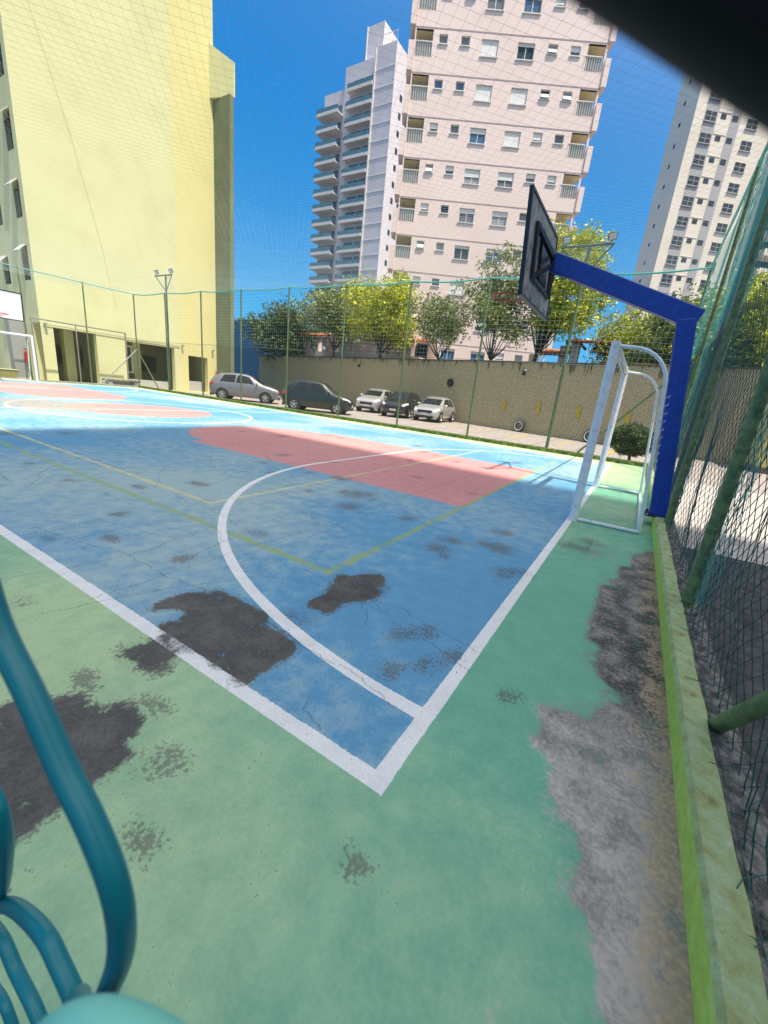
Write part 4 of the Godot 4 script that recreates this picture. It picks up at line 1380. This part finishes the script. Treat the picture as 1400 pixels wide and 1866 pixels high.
func boundary_wall() -> void:
	var a := Vector3(-38.0, 0, -33.0)
	var c := Vector3(9.0, 0, -20.45)
	var u := (c - a).normalized()
	var t := thing("boundary_wall", "long rough rendered brown wall with dark water stains behind the parked cars", "wall", Vector3(a.x, LOW, a.z), atan2(-u.z, u.x))
	var len := a.distance_to(c)
	var m := grain("rough_render", [[0.1, lin(0.26, 0.21, 0.11)], [0.4, lin(0.42, 0.35, 0.20)], [0.65, lin(0.54, 0.465, 0.29)], [0.92, lin(0.66, 0.59, 0.42)]], 1.7, 0.95, 0.03, 3.0, 7)
	var b := MB.new()
	# uneven face: shallow facets so that the raking sun finds its relief
	var nz := FastNoiseLite.new()
	nz.seed = 77
	nz.frequency = 2.2
	nz.fractal_octaves = 3
	var nx := 420
	var ny := 38
	var h := 3.9
	var g := func(i: int, j: int) -> Vector3:
		var x := len * i / nx
		var y := h * j / ny
		return Vector3(x, y, 0.03 * nz.get_noise_2d(x, y))
	for i in nx:
		for j in ny: b.quad(g.call(i, j), g.call(i + 1, j), g.call(i + 1, j + 1), g.call(i, j + 1))
	b.bx(Vector3(0, 0, -0.35), Vector3(len, h, -0.06))
	part("rendered_face", b, m, t)
	b = MB.new()
	var x := 0.0
	var r := RandomNumberGenerator.new()
	r.seed = 6
	while x < len:
		var w := minf(r.randf_range(1.2, 2.4), len - x)
		b.cbox(Vector3(x + w * 0.5, h + 0.03 + r.randf_range(-0.012, 0.012), -0.15), Vector3(w - 0.012, 0.08, 0.46), 0.01)
		x += w
	part("coping", b, grain("coping_dark", [[0.2, lin(0.05, 0.045, 0.035)], [0.8, lin(0.16, 0.145, 0.11)]], 1.0), t)
	# black water stains running down from the coping
	b = MB.new()
	for k in 130:
		var sx := r.randf_range(1.0, len - 0.5)
		var l := r.randf_range(0.1, 0.6)
		var w := r.randf_range(0.015, 0.07)
		b.quad(Vector3(sx - w * 0.4, h - l, 0.041), Vector3(sx + w * 0.2, h - l * 0.9, 0.041), Vector3(sx + w, h, 0.041), Vector3(sx - w, h, 0.041))
	stuff("water_stains", b, flat("stain_black", lin(0.12, 0.10, 0.065), 0.95), t)
	# drain ring, painted bay marks
	var at_x := func(px: float) -> float: return (px - a.x) / u.x
	b = MB.new()
	b.lathe([Vector2(0.0, 0.03), Vector2(0.27, 0.03), Vector2(0.27, 0.0)], 24, Transform3D(Basis(Vector3.RIGHT, PI / 2), Vector3(at_x.call(-11.1), 2.5, 0.05)))
	part("drain_hole", b, flat("hole_black", lin(0.012, 0.014, 0.018), 0.9), t)
	for q in [[-6.9, 1.1], [-4.75, 1.05], [-2.55, 1.1], [-0.2, 1.1], [1.7, 1.0]]:
		var ox: float = at_x.call(q[0])
		b = MB.new()
		b.bx(Vector3(ox - 0.11, 1.15, 0.045), Vector3(ox + 0.11, 1.78, 0.058))
		part("bay_mark", b, grain("mark_yellow", [[0.2, lin(0.40, 0.28, 0.03)], [0.8, lin(0.62, 0.45, 0.05)]], 0.8), t)
	for px in [-5.65, -1.7]:
		var k := thing("wall_tyre", "old tyre leaning on the wall " + ("left of the yellow bay mark" if px < -3.0 else "behind the near goal's posts"), "tyre", Vector3(px, LOW, a.z + u.z / u.x * (px - a.x) + 0.22), atan2(-u.z, u.x))
		b = MB.new()
		b.lathe([Vector2(0.2, -0.08), Vector2(0.29, -0.09), Vector2(0.33, -0.05), Vector2(0.33, 0.05), Vector2(0.29, 0.09), Vector2(0.2, 0.08), Vector2(0.18, 0.0), Vector2(0.2, -0.08)], 28, Transform3D(Basis(Vector3.RIGHT, PI / 2 - 0.12), Vector3(0, 0.33, 0)))
		part("tread", b, flat("tyre_black", lin(0.018, 0.018, 0.02), 0.8), k)
		b = MB.new()
		b.lathe([Vector2(0.21, 0.085), Vector2(0.25, 0.096), Vector2(0.27, 0.094)], 28, Transform3D(Basis(Vector3.RIGHT, PI / 2 - 0.12), Vector3(0, 0.33, 0)))
		part("white_band", b, flat("band_white", lin(0.5, 0.5, 0.48), 0.8), k)
	for q in [[-6.0, "security camera on the wall above the yellow bay marks"], [-20.6, "security camera on the wall behind the dark green hatchback"]]:
		var px: float = q[0]
		var k := thing("security_camera", q[1], "camera", Vector3(px, LOW + 3.35, a.z + u.z / u.x * (px - a.x) + 0.04), atan2(-u.z, u.x))
		b = MB.new()
		b.cbox(Vector3(0, 0, 0.06), Vector3(0.14, 0.3, 0.1), 0.01)
		b.tube([Vector3(0, -0.1, 0.1), Vector3(0, -0.14, 0.2)], 0.02, 6)
		part("housing", b, flat("grille_black", lin(0.02, 0.022, 0.025), 0.5), k)
		b = MB.new()
		b.cbox(Vector3(0.14, 0.12, 0.16), Vector3(0.12, 0.08, 0.24), 0.01, Basis(Vector3.UP, 0.5))
		part("lens_barrel", b, flat("fitting_white", lin(0.6, 0.6, 0.6), 0.5), k)

func grounds() -> void:
	var b := MB.new()
	var s := 400.0
	b.quad(Vector3(-s, LOW - 0.012, s), Vector3(s, LOW - 0.012, s), Vector3(s, LOW - 0.012, -s), Vector3(-s, LOW - 0.012, -s))
	structure("ground", b, grain("asphalt", [[0.15, lin(0.035, 0.035, 0.037)], [0.5, lin(0.06, 0.06, 0.062)], [0.9, lin(0.11, 0.108, 0.105)]], 1.4, 0.95, 0.014, 0.6))
	# block paving of the car park, drawn as a herringbone of grey setts
	var im := Image.create(512, 512, false, Image.FORMAT_RGB8)
	im.fill(lin(0.16, 0.145, 0.13))
	var r := RandomNumberGenerator.new()
	r.seed = 2
	for j in 16:
		for i in 8:
			var k := r.randf_range(0.8, 1.15)
			im.fill_rect(Rect2i((i * 64 + (32 if j % 2 else 0)) % 512 + 1, j * 32 + 1, 61, 29), lin(0.36 * k, 0.32 * k, 0.30 * k))
	var m := StandardMaterial3D.new()
	m.resource_name = "block_paving"
	m.albedo_texture = ImageTexture.create_from_image(im)
	m.uv1_triplanar = true
	m.uv1_world_triplanar = true
	m.uv1_scale = Vector3.ONE / 1.6
	m.roughness = 0.95
	b = MB.new()
	b.quad(Vector3(-26.5, LOW - 0.006, -12.6), Vector3(9, LOW - 0.006, -12.6), Vector3(9, LOW - 0.006, -20.5), Vector3(-26.5, LOW - 0.006, -30.0))
	structure("car_park", b, m)
	b = MB.new()
	for q in [[-7.09, -19.21, -6.91, -23.3], [-4.69, -18.82, -4.79, -22.9], [-2.47, -18.44, -2.4, -22.3], [-0.42, -17.77, -0.28, -21.6], [-9.4, -19.6, -9.3, -23.8]]:
		b.quad(Vector3(q[0] - 0.06, LOW - 0.002, q[1]), Vector3(q[0] + 0.06, LOW - 0.002, q[1]), Vector3(q[2] + 0.06, LOW - 0.002, q[3]), Vector3(q[2] - 0.06, LOW - 0.002, q[3]))
	structure("bay_lines", b, mats["mark_yellow"])
	b = MB.new()
	b.quad(Vector3(1.06, LOW - 0.007, -5.2), Vector3(6.0, LOW - 0.007, -5.2), Vector3(6.0, LOW - 0.007, -12.59), Vector3(1.06, LOW - 0.007, -12.59))
	structure("path", b, grain("path_concrete", [[0.15, lin(0.34, 0.30, 0.27)], [0.5, lin(0.46, 0.42, 0.39)], [0.9, lin(0.56, 0.52, 0.48)]], 1.6, 0.92, 0.012, 0.4))
	b = MB.new()
	b.quad(Vector3(-33, LOW - 0.005, 4.0), Vector3(-24.9, LOW - 0.005, 4.0), Vector3(-24.9, LOW - 0.005, -12.5), Vector3(-33, LOW - 0.005, -12.5))
	b.quad(Vector3(-33, LOW - 0.005, -12.5), Vector3(-26.5, LOW - 0.005, -12.5), Vector3(-26.5, LOW - 0.005, -21.0), Vector3(-33, LOW - 0.005, -21.0))
	structure("walkway", b, grain("walk_concrete", [[0.2, lin(0.36, 0.35, 0.33)], [0.8, lin(0.48, 0.47, 0.44)]], 2.0))

# ---------------------------------------------------------------- cars
# stations: [along, bottom, belt, top, half width low, half width belt, half width top], rear first; +z is the front
func car_ring(s: Array) -> Array:
	var o := []
	var half := [[s[4] * 0.86, s[1]], [s[4], s[1] + 0.10], [s[5], lerpf(s[1], s[2], 0.45)], [s[5] * 1.0, lerpf(s[1], s[2], 0.75)], [s[5] * 0.965, s[2]], [lerpf(s[5] * 0.96, s[6], 0.5), lerpf(s[2], s[3], 0.5)], [s[6], s[3] - 0.05 * clampf((s[3] - s[2]) * 2.5, 0.12, 1.0)], [s[6] * 0.82, s[3] - 0.012], [s[6] * 0.4, s[3]]]
	for h in half: o.append(Vector3(h[0], h[1], s[0]))
	for k in half.size(): o.append(Vector3(-half[half.size() - 1 - k][0], half[half.size() - 1 - k][1], s[0]))
	return o

func car_at(rings: Array, st: Array, z: float, k: float) -> Vector3:
	var i := 0
	while i < st.size() - 2 and st[i + 1][0] < z: i += 1
	var f := clampf(inverse_lerp(st[i][0], st[i + 1][0], z), 0.0, 1.0)
	var a := int(k)
	var b := mini(a + 1, rings[0].size() - 1)
	var p: Vector3 = rings[i][a].lerp(rings[i][b], k - a)
	var q: Vector3 = rings[i + 1][a].lerp(rings[i + 1][b], k - a)
	return p.lerp(q, f)

func car_patch(rings: Array, st: Array, c00: Vector2, c10: Vector2, c11: Vector2, c01: Vector2, off: float, nu := 6, nv := 4) -> MB:
	# corners as (z, ring place)
	var m := MB.new()
	var g := []
	for j in nv + 1:
		var row := []
		for i in nu + 1:
			var e := c00.lerp(c10, float(i) / nu).lerp(c01.lerp(c11, float(i) / nu), float(j) / nv)
			var p := car_at(rings, st, e.x, e.y)
			var dz := car_at(rings, st, e.x + 0.02, e.y) - car_at(rings, st, e.x - 0.02, e.y)
			var dk := car_at(rings, st, e.x, minf(e.y + 0.1, 16.9)) - car_at(rings, st, e.x, maxf(e.y - 0.1, 0.0))
			var n := dz.cross(dk).normalized()
			if n.dot(p - Vector3(0, 0.7, p.z * 0.8)) < 0: n = -n
			row.append(p + n * off)
		g.append(row)
	for j in nv:
		for i in nu: m.quad_out(g[j][i], g[j][i + 1], g[j + 1][i + 1], g[j + 1][i], Vector3(0, 0.7, g[j][i].z * 0.8))
	return m

func car(called: String, label: String, at: Vector3, heading: float, st: Array, wheels: Array, paint: StandardMaterial3D, opt := {}) -> Node3D:
	var t := thing(called, label, "car", at, heading, "cars parked beside the court")
	var rings := []
	for s in st: rings.append(car_ring(s))
	var sf := SurfaceTool.new()
	sf.begin(Mesh.PRIMITIVE_TRIANGLES)
	sf.set_smooth_group(0)
	var k: int = rings[0].size()
	for i in st.size() - 1:
		for j in k:
			var e := (j + 1) % k
			var a: Vector3 = rings[i][j]
			var b: Vector3 = rings[i][e]
			var c: Vector3 = rings[i + 1][e]
			var d: Vector3 = rings[i + 1][j]
			for q in [a, b, c, a, c, d]: sf.add_vertex(q)
	for e in [0, st.size() - 1]:
		var mid := Vector3.ZERO
		for q in rings[e]: mid += q
		mid /= k
		for j in k:
			var a: Vector3 = rings[e][j]
			var b: Vector3 = rings[e][(j + 1) % k]
			if e == 0:
				for q in [mid, b, a]: sf.add_vertex(q)
			else:
				for q in [mid, a, b]: sf.add_vertex(q)
	sf.generate_normals()
	var body := part("body", sf.commit(), paint, t)
	var gl := flat("car_glass", lin(0.012, 0.016, 0.02), 0.04)
	var blk := flat("car_trim", lin(0.012, 0.012, 0.013), 0.5)
	var w: Dictionary = opt.windows
	# glass: side panes on both sides, windscreen, rear screen
	for s in [0, 1]:
		for q in w.side:
			var lo: float = 4.25 if s == 0 else 12.75
			var hi: float = 5.75 if s == 0 else 11.25
			part("side_window", car_patch(rings, st, Vector2(q[0], lo), Vector2(q[1], lo), Vector2(q[3], hi), Vector2(q[2], hi), 0.006), gl, t)
	part("windscreen", car_patch(rings, st, Vector2(w.front[0], 6.3), Vector2(w.front[0], 10.7), Vector2(w.front[1], 10.7), Vector2(w.front[1], 6.3), 0.006), gl, t)
	part("rear_window", car_patch(rings, st, Vector2(w.rear[0], 6.3), Vector2(w.rear[0], 10.7), Vector2(w.rear[1], 10.7), Vector2(w.rear[1], 6.3), 0.006), gl, t)
	var zf: float = st[st.size() - 1][0]
	var zr: float = st[0][0]
	for s in [0, 1]:
		var m := func(kk: float) -> float: return kk if s == 0 else 17.0 - kk
		part("headlight", car_patch(rings, st, Vector2(zf - 0.42, m.call(3.5)), Vector2(zf - 0.03, m.call(4.4)), Vector2(zf - 0.03, m.call(6.4)), Vector2(zf - 0.46, m.call(4.15)), 0.008), flat("lamp_clear", lin(0.62, 0.64, 0.66), 0.08), t)
		part("tail_light", car_patch(rings, st, Vector2(zr + 0.02, m.call(3.3)), Vector2(zr + 0.28, m.call(3.6)), Vector2(zr + 0.24, m.call(4.3)), Vector2(zr + 0.02, m.call(4.6)), 0.008), flat("lamp_red", lin(0.45, 0.012, 0.015), 0.15), t)
		# door gaps and handles
		var gap := MB.new()
		for q in w.doors:
			var p1 := car_at(rings, st, q, m.call(1.2))
			var p2 := car_at(rings, st, q, m.call(2.6))
			var p3 := car_at(rings, st, q, m.call(4.2))
			var o := Vector3(0.001 if s == 0 else -0.001, 0, 0)
			gap.tube([p1 + o, p2 + o, p3 + o], 0.006, 5)
		part("door_gaps", gap, blk, t)
		var mir := MB.new()
		var mp := car_at(rings, st, w.mirror, m.call(4.4))
		var sx := 1.0 if s == 0 else -1.0
		mir.lathe([Vector2(0, -0.09), Vector2(0.05, -0.08), Vector2(0.075, 0.0), Vector2(0.05, 0.08), Vector2(0, 0.09)], 10, Transform3D(Basis(Vector3.FORWARD, PI / 2).scaled(Vector3(1, 1, 0.7)), mp + Vector3(0.13 * sx, 0.05, 0)))
		mir.tube([mp, mp + Vector3(0.08 * sx, 0.02, 0)], 0.02, 6)
		part("mirror", mir, opt.get("mirror", paint), t)
	var y := 0.62
	var pf := MB.new()
	pf.cbox(Vector3(0, 0.46, zf + 0.012), Vector3(0.42, 0.13, 0.015), 0.003)
	part("number_plate", pf, flat("plate_grey", lin(0.5, 0.5, 0.5), 0.5), t)
	pf = MB.new()
	pf.cbox(Vector3(0, 0.52, zr - 0.012), Vector3(0.42, 0.13, 0.015), 0.003)
	part("number_plate", pf, flat("plate_grey", lin(0.5, 0.5, 0.5), 0.5), t)
	pf = MB.new()
	for q in [[0.60, 0.16, 0.9], [0.30, 0.14, 1.15]]: pf.cbox(Vector3(0, q[0], zf - 0.01), Vector3(q[2], q[1], 0.06), 0.02)
	part("grille", pf, blk, t)
	pf = MB.new()
	pf.cbox(Vector3(0, 0.27, zr + 0.01), Vector3(1.2, 0.16, 0.06), 0.02)
	part("rear_valance", pf, blk, t)
	# wheels
	var tw := MB.new()
	var R := 0.31
	tw.lathe([Vector2(0.2, -0.09), Vector2(0.29, -0.095), Vector2(R, -0.07), Vector2(R, 0.07), Vector2(0.29, 0.095), Vector2(0.2, 0.09)], 26)
	var tm := tw.mesh()
	var rm := MB.new()
	rm.lathe([Vector2(0.2, 0.075), Vector2(0.215, 0.09), Vector2(0.19, 0.088), Vector2(0.175, 0.06)], 26)
	rm.lathe([Vector2(0.06, 0.078), Vector2(0.0, 0.084)], 14)
	for q in 5:
		var a := TAU * q / 5.0
		rm.box(Vector3(cos(a) * 0.11, 0.068, sin(a) * 0.11), Vector3(0.17, 0.022, 0.055), Basis(Vector3.UP, -a))
	var rmesh := rm.mesh()
	var hub := MB.new()
	hub.lathe([Vector2(0.2, 0.035), Vector2(0.0, 0.03)], 20)
	var hmesh := hub.mesh()
	var arch := MB.new()
	arch.lathe([Vector2(0.375, 0.0), Vector2(0.365, 0.012), Vector2(0.30, 0.012)], 26)
	var amesh := arch.mesh()
	for z in wheels:
		for s in [-1.0, 1.0]:
			var hw: float = car_at(rings, st, z, 2.0).x
			var bs := Basis(Vector3.FORWARD, PI / 2 * s)
			var o := part("wheel", tm, flat("tyre_black", lin(0.018, 0.018, 0.02), 0.8), t, Vector3((hw - 0.075) * s, R, z))
			o.basis = bs
			part("rim", rmesh, flat("alloy", lin(0.5, 0.5, 0.52), 0.3, 0.6), o)
			part("hub_shadow_plate", hmesh, blk, o)
			var ar := part("wheel_arch", amesh, blk, t, Vector3((hw - 0.004) * s, R + 0.01, z))
			ar.basis = bs
	return t

func paint(key: String, c: Color, metal := 0.35) -> StandardMaterial3D:
	var m := flat(key, c, 0.35, metal)
	m.clearcoat_enabled = true
	m.clearcoat = 1.0
	m.clearcoat_roughness = 0.04
	return m

func cars() -> void:
	var hatch := [[-1.90, 0.30, 0.72, 0.80, 0.66, 0.72, 0.62], [-1.82, 0.24, 0.80, 1.00, 0.74, 0.79, 0.60], [-1.62, 0.22, 0.86, 1.28, 0.78, 0.82, 0.56], [-1.30, 0.20, 0.88, 1.43, 0.79, 0.83, 0.56], [-0.60, 0.19, 0.88, 1.50, 0.79, 0.83, 0.58], [0.05, 0.19, 0.88, 1.49, 0.79, 0.83, 0.58], [0.40, 0.19, 0.88, 1.40, 0.79, 0.83, 0.57], [0.80, 0.19, 0.89, 1.14, 0.79, 0.83, 0.60], [1.08, 0.19, 0.88, 0.97, 0.79, 0.83, 0.64], [1.50, 0.20, 0.80, 0.88, 0.78, 0.82, 0.62], [1.78, 0.22, 0.68, 0.76, 0.74, 0.77, 0.58], [1.92, 0.28, 0.55, 0.62, 0.62, 0.65, 0.50]]
	var wh := {"windows": {"side": [[-0.42, 0.72, -0.36, 0.28], [-1.25, -0.50, -1.0, -0.44]], "front": [1.02, 0.34], "rear": [-1.80, -1.38], "doors": [0.82, -0.46, -1.2], "mirror": 0.74}}
	var suv := []
	for s in hatch: suv.append([s[0] * 1.06, s[1] + 0.04, s[2] + 0.1, s[3] + 0.11, s[4] * 1.04, s[5] * 1.04, s[6] * 1.06])
	var ws := {"windows": {"side": [[-0.45, 0.76, -0.38, 0.30], [-1.4, -0.53, -1.15, -0.47]], "front": [1.08, 0.36], "rear": [-1.91, -1.46], "doors": [0.86, -0.49, -1.28], "mirror": 0.78}}
	var tall := []
	for q in hatch: tall.append([q[0], q[1], q[2] + 0.07, q[3] + (0.13 if q[3] > 1.2 else 0.07), q[4], q[5], q[6] * 1.05])
	var silver := paint("silver_paint", lin(0.50, 0.50, 0.50), 0.5)
	var g := Vector3(0, LOW, 0)
	car("parked_hatchback", "small silver hatchback parked nose out, nearest to the right of the three by the wall", Vector3(-10.75, LOW, -23.2), deg_to_rad(6), hatch, [1.20, -1.18], silver, wh)
	car("parked_hatchback", "black compact car parked nose out between the two silver cars by the wall", Vector3(-13.0, LOW, -23.0), deg_to_rad(12), suv, [1.28, -1.25], paint("black_paint", lin(0.012, 0.013, 0.015), 0.2), ws)
	car("parked_hatchback", "taller silver compact parked nose out by the wall, left of the black compact", Vector3(-15.9, LOW, -24.3), deg_to_rad(12), suv, [1.28, -1.25], silver, ws)
	car("parked_hatchback", "grey hatchback with red tail light standing tail towards the court corner", Vector3(-21.0, LOW, -17.0), deg_to_rad(130), suv, [1.28, -1.25], paint("grey_paint", lin(0.20, 0.20, 0.215), 0.4), ws)
	car("parked_hatchback", "dark green hatchback parked close behind the fence in front of the brown wall", Vector3(-15.2, LOW, -17.2), deg_to_rad(118), tall, [1.20, -1.18], paint("dark_green_paint", lin(0.008, 0.016, 0.014), 0.2), wh)
	car("parked_hatchback", "white hatchback cut off by the left edge behind the far goal", Vector3(-28.6, LOW, -6.0), deg_to_rad(70), hatch, [1.20, -1.18], paint("white_paint", lin(0.74, 0.74, 0.74), 0.0), wh)

# ---------------------------------------------------------------- trees
func tree(called: String, label: String, cat: String, at: Vector3, height: float, crown_low: float, rad: float, cols: Array, opt := {}) -> void:
	var r := RandomNumberGenerator.new()
	r.seed = int(opt.get("seed", 1))
	var t := thing(called, label, cat, at)
	var bark := grain("bark", [[0.2, lin(0.05, 0.035, 0.022)], [0.8, lin(0.17, 0.13, 0.09)]], 0.7, 0.95, 0.02, 1.0)
	var trunk_r: float = opt.get("trunk", 0.13)
	var b := MB.new()
	var lean: Vector3 = opt.get("lean", Vector3.ZERO)
	var fork := Vector3(lean.x * 0.4, crown_low * 0.85, lean.z * 0.4)
	b.tube([Vector3(0, -0.1, 0), fork * 0.5 + Vector3(0.05, 0, 0.03), fork], [trunk_r * 1.3, trunk_r, trunk_r * 0.85], 9)
	var mid := Vector3(lean.x, (crown_low + height) * 0.5, lean.z)
	var hy := (height - crown_low) * 0.5
	var clusters := []
	var wob := FastNoiseLite.new()
	wob.seed = 90
	var nc_: int = opt.get("clusters", 34)
	for i in nc_:
		var d := Vector3(r.randfn(), r.randfn(), r.randfn()).normalized()
		var q := pow(r.randf(), float(opt.get("round", 0.45)))
		var lump := 0.92 + 0.30 * wob.get_noise_3d(d.x * 60.0, d.y * 60.0, d.z * 60.0 + float(t.get_index()) * 13.0)
		var c := mid + Vector3(d.x * rad, d.y * hy, d.z * rad) * q * (lump if rad > 1.0 else 0.92)
		clusters.append(c)
	for i in nc_:
		if i % 4 == 0:
			var c: Vector3 = clusters[i]
			var k := fork.lerp(c, 0.45) + Vector3(r.randf_range(-0.3, 0.3), -0.15, r.randf_range(-0.3, 0.3))
			b.tube([fork, k, c], [trunk_r * 0.42, trunk_r * 0.24, 0.012], 6)
	part("trunk", b, bark, t)
	var per: int = opt.get("per", 46)
	var leaf: float = opt.get("leaf", 0.2)
	var cr: float = opt.get("spread", 0.34) * rad
	var m := MB.new()
	for c in clusters:
		for i in per:
			var p: Vector3 = c + Vector3(r.randfn(), r.randfn() * 0.7, r.randfn()) * cr * 0.62
			var col: Color = cols[0].lerp(cols[1], r.randf_range(0.3, 0.85))
			# a twig end: leaves fanned round one direction
			var tw := Vector3(r.randfn(), r.randfn() * 0.6, r.randfn()).normalized()
			for q in 7:
				var o := p + tw * leaf * (q * 0.28 - 0.6) + Vector3(r.randfn(), r.randfn(), r.randfn()) * leaf * 0.25
				var l := leaf * r.randf_range(0.55, 0.95)
				var u := (tw * 0.5 + Vector3(r.randfn(), r.randfn() * 0.5 - 0.15, r.randfn())).normalized()
				var w := u.cross(Vector3(r.randfn(), r.randfn() + 0.6, r.randfn())).normalized() * l * 0.27
				var bend := u.cross(w).normalized() * l * 0.1
				m.quad(o, o + u * l * 0.45 + w + bend, o + u * l, o + u * l * 0.45 - w + bend)
				for z in 4: m.col.append(col)
	var lm: StandardMaterial3D
	if mats.has("leaf"): lm = mats["leaf"]
	else:
		lm = flat("leaf", Color.WHITE, 0.5)
		lm.vertex_color_use_as_albedo = true
		lm.backlight_enabled = true
		lm.backlight = Color(0.42, 0.46, 0.10)
	part("crown", m, lm, t)

func greenery() -> void:
	var dk := [Color(0.06, 0.10, 0.03), Color(0.13, 0.18, 0.06)]
	var md := [Color(0.11, 0.16, 0.035), Color(0.34, 0.38, 0.13)]
	var yl := [Color(0.22, 0.32, 0.02), Color(0.68, 0.66, 0.04)]
	var ol := [Color(0.09, 0.13, 0.035), Color(0.28, 0.31, 0.11)]
	tree("leafy_tree", "dense green tree against the blue building beyond the wall", "tree", Vector3(-34.3, 0, -33.0), 8.9, 3.0, 3.5, dk, {"seed": 3, "clusters": 46, "per": 70, "leaf": 0.3})
	tree("leafy_tree", "mid green tree with grey branches left of the yellow tree", "tree", Vector3(-25.6, 0, -31.0), 9.4, 5.2, 3.0, md, {"seed": 4, "clusters": 46, "per": 50, "leaf": 0.26, "spread": 0.27})
	tree("leafy_tree", "bright yellow green tree in front of the two towers", "tree", Vector3(-19.2, 0, -29.2), 9.8, 5.0, 3.3, yl, {"seed": 5, "clusters": 56, "per": 62, "leaf": 0.26, "spread": 0.27})
	tree("leafy_tree", "airy olive tree with thin branches under the pink tower's left windows", "tree", Vector3(-13.0, 0, -27.4), 8.2, 4.5, 2.5, ol, {"seed": 6, "clusters": 34, "per": 30, "leaf": 0.24, "spread": 0.27})
	tree("leafy_tree", "olive green tree standing behind the hoop", "tree", Vector3(-9.5, 0, -28.4), 10.6, 4.8, 2.5, md, {"seed": 7, "clusters": 42, "per": 40, "leaf": 0.24, "spread": 0.28})
	tree("leafy_tree", "tall leaning tree with yellow green crown right behind the backboard", "tree", Vector3(-7.4, 0, -29.6), 12.3, 5.6, 2.5, yl, {"seed": 8, "clusters": 56, "per": 62, "leaf": 0.25, "lean": Vector3(1.6, 0, 0), "trunk": 0.17, "spread": 0.3})
	tree("leafy_tree", "yellow green tree seen under the blue arm", "tree", Vector3(-1.0, 0, -32.6), 8.2, 3.9, 2.8, [Color(0.24, 0.30, 0.03), Color(0.52, 0.54, 0.04)], {"seed": 9, "clusters": 50, "per": 66, "leaf": 0.23})
	tree("leafy_tree", "yellow leafed tree behind the wire fence at the right edge", "tree", Vector3(3.9, 0, -24.8), 8.6, 2.4, 2.7, yl, {"seed": 10, "clusters": 56, "per": 66, "leaf": 0.24})
	tree("leafy_tree", "dull green tree left of the yellow leafed one at the right edge", "tree", Vector3(1.4, 0, -26.8), 8.0, 3.2, 2.2, md, {"seed": 11, "clusters": 44, "per": 56, "leaf": 0.23})
	tree("clipped_shrub", "rounded dark green shrub on short stems behind the near goal", "shrub", Vector3(0.32, LOW, -15.2), 1.22, 0.34, 0.66, [Color(0.025, 0.055, 0.015), Color(0.085, 0.14, 0.035)], {"seed": 12, "clusters": 170, "per": 60, "leaf": 0.075, "trunk": 0.05, "spread": 0.2, "round": 0.16})

# ---------------------------------------------------------------- the scene
func _ready() -> void:
	# camera
	var cam := Camera3D.new()
	cam.name = "camera"
	cam.transform = Transform3D(Basis(Vector3(0.842454, 0.103094, -0.528812), Vector3(-0.235542, 0.953228, -0.189408), Vector3(0.484552, 0.284125, 0.827335)), Vector3(0.4322, 1.267, 0.9184))
	cam.fov = 103.36
	cam.near = 0.002
	cam.far = 900.0
	var at := CameraAttributesPhysical.new()
	at.frustum_focal_length = 9.48
	at.frustum_focus_distance = 4.0
	at.frustum_near = 0.002
	at.frustum_far = 900.0
	at.exposure_aperture = 22.0
	cam.attributes = at
	add_child(cam)
	cam.current = true
	# sky
	var sky := ProceduralSkyMaterial.new()
	sky.sky_top_color = lin(0.0, 0.078, 0.25)
	sky.sky_horizon_color = lin(0.06, 0.245, 0.40)
	sky.sky_curve = 0.19
	sky.ground_bottom_color = lin(0.08, 0.08, 0.08)
	sky.ground_horizon_color = lin(0.12, 0.16, 0.2)
	sky.sun_angle_max = 90.0
	sky.sun_curve = 0.64
	var env := Environment.new()
	env.background_mode = Environment.BG_SKY
	env.sky = Sky.new()
	env.sky.sky_material = sky
	env.tonemap_mode = Environment.TONE_MAPPER_LINEAR
	env.tonemap_exposure = 2.65
	env.sdfgi_enabled = true
	env.ssao_enabled = true
	env.ssil_enabled = true
	var we := WorldEnvironment.new()
	we.name = "environment"
	we.environment = env
	add_child(we)
	# sun: high, from the right, so that it rakes along the walls that face the court
	var sun := DirectionalLight3D.new()
	sun.name = "sun"
	sun.light_energy = 0.8
	sun.light_color = Color(1.0, 0.96, 0.89)
	sun.light_angular_distance = 0.5
	sun.shadow_enabled = true
	add_child(sun)
	sun.look_at_from_position(Vector3.ZERO, Vector3(-0.40, -1.0, -0.08), Vector3.BACK)
	rng.seed = 1
	var t0 := Time.get_ticks_msec()
	build_court()
	print("court ", Time.get_ticks_msec() - t0)
	kerbs()
	boundary_wall()
	grounds()
	yellow_building()
	pink_tower()
	grey_tower()
	right_tower()
	houses()
	print("buildings ", Time.get_ticks_msec() - t0)
	fences()
	print("fences ", Time.get_ticks_msec() - t0)
	goal("white futsal goal with thick posts and curved rear frame beside the near kerb", Vector3(0, 0.001, -5.875), 0)
	goal("white futsal goal at the far left before the yellow building", Vector3(-23.9, 0.001, -5.875), PI)
	basket("blue leaning basketball stand seen from behind, its arm over the near goal", Vector3(0, 0, -5.15), 0, false)
	basket("basketball stand with plain white board at the far left end", Vector3(-23.9, 0, -5.95), PI, true)
	flood_pole("floodlight pole with crossarm right of the backboard", Vector3(-1.9, LOW, FZ - 0.12), 5.87, Vector3.RIGHT, [-0.75, 0.6])
	flood_pole("floodlight pole in front of the yellow end wall", Vector3(-21.95, LOW, FZ - 0.12), 6.0, Vector3.RIGHT, [-0.95, 0.55])
	flood_pole("tall floodlight pole outside the fence behind the near goal", Vector3(1.12, LOW, -7.2), 7.9, Vector3.BACK, [-0.8, 0.8])
	cars()
	greenery()
	print("done ", Time.get_ticks_msec() - t0)
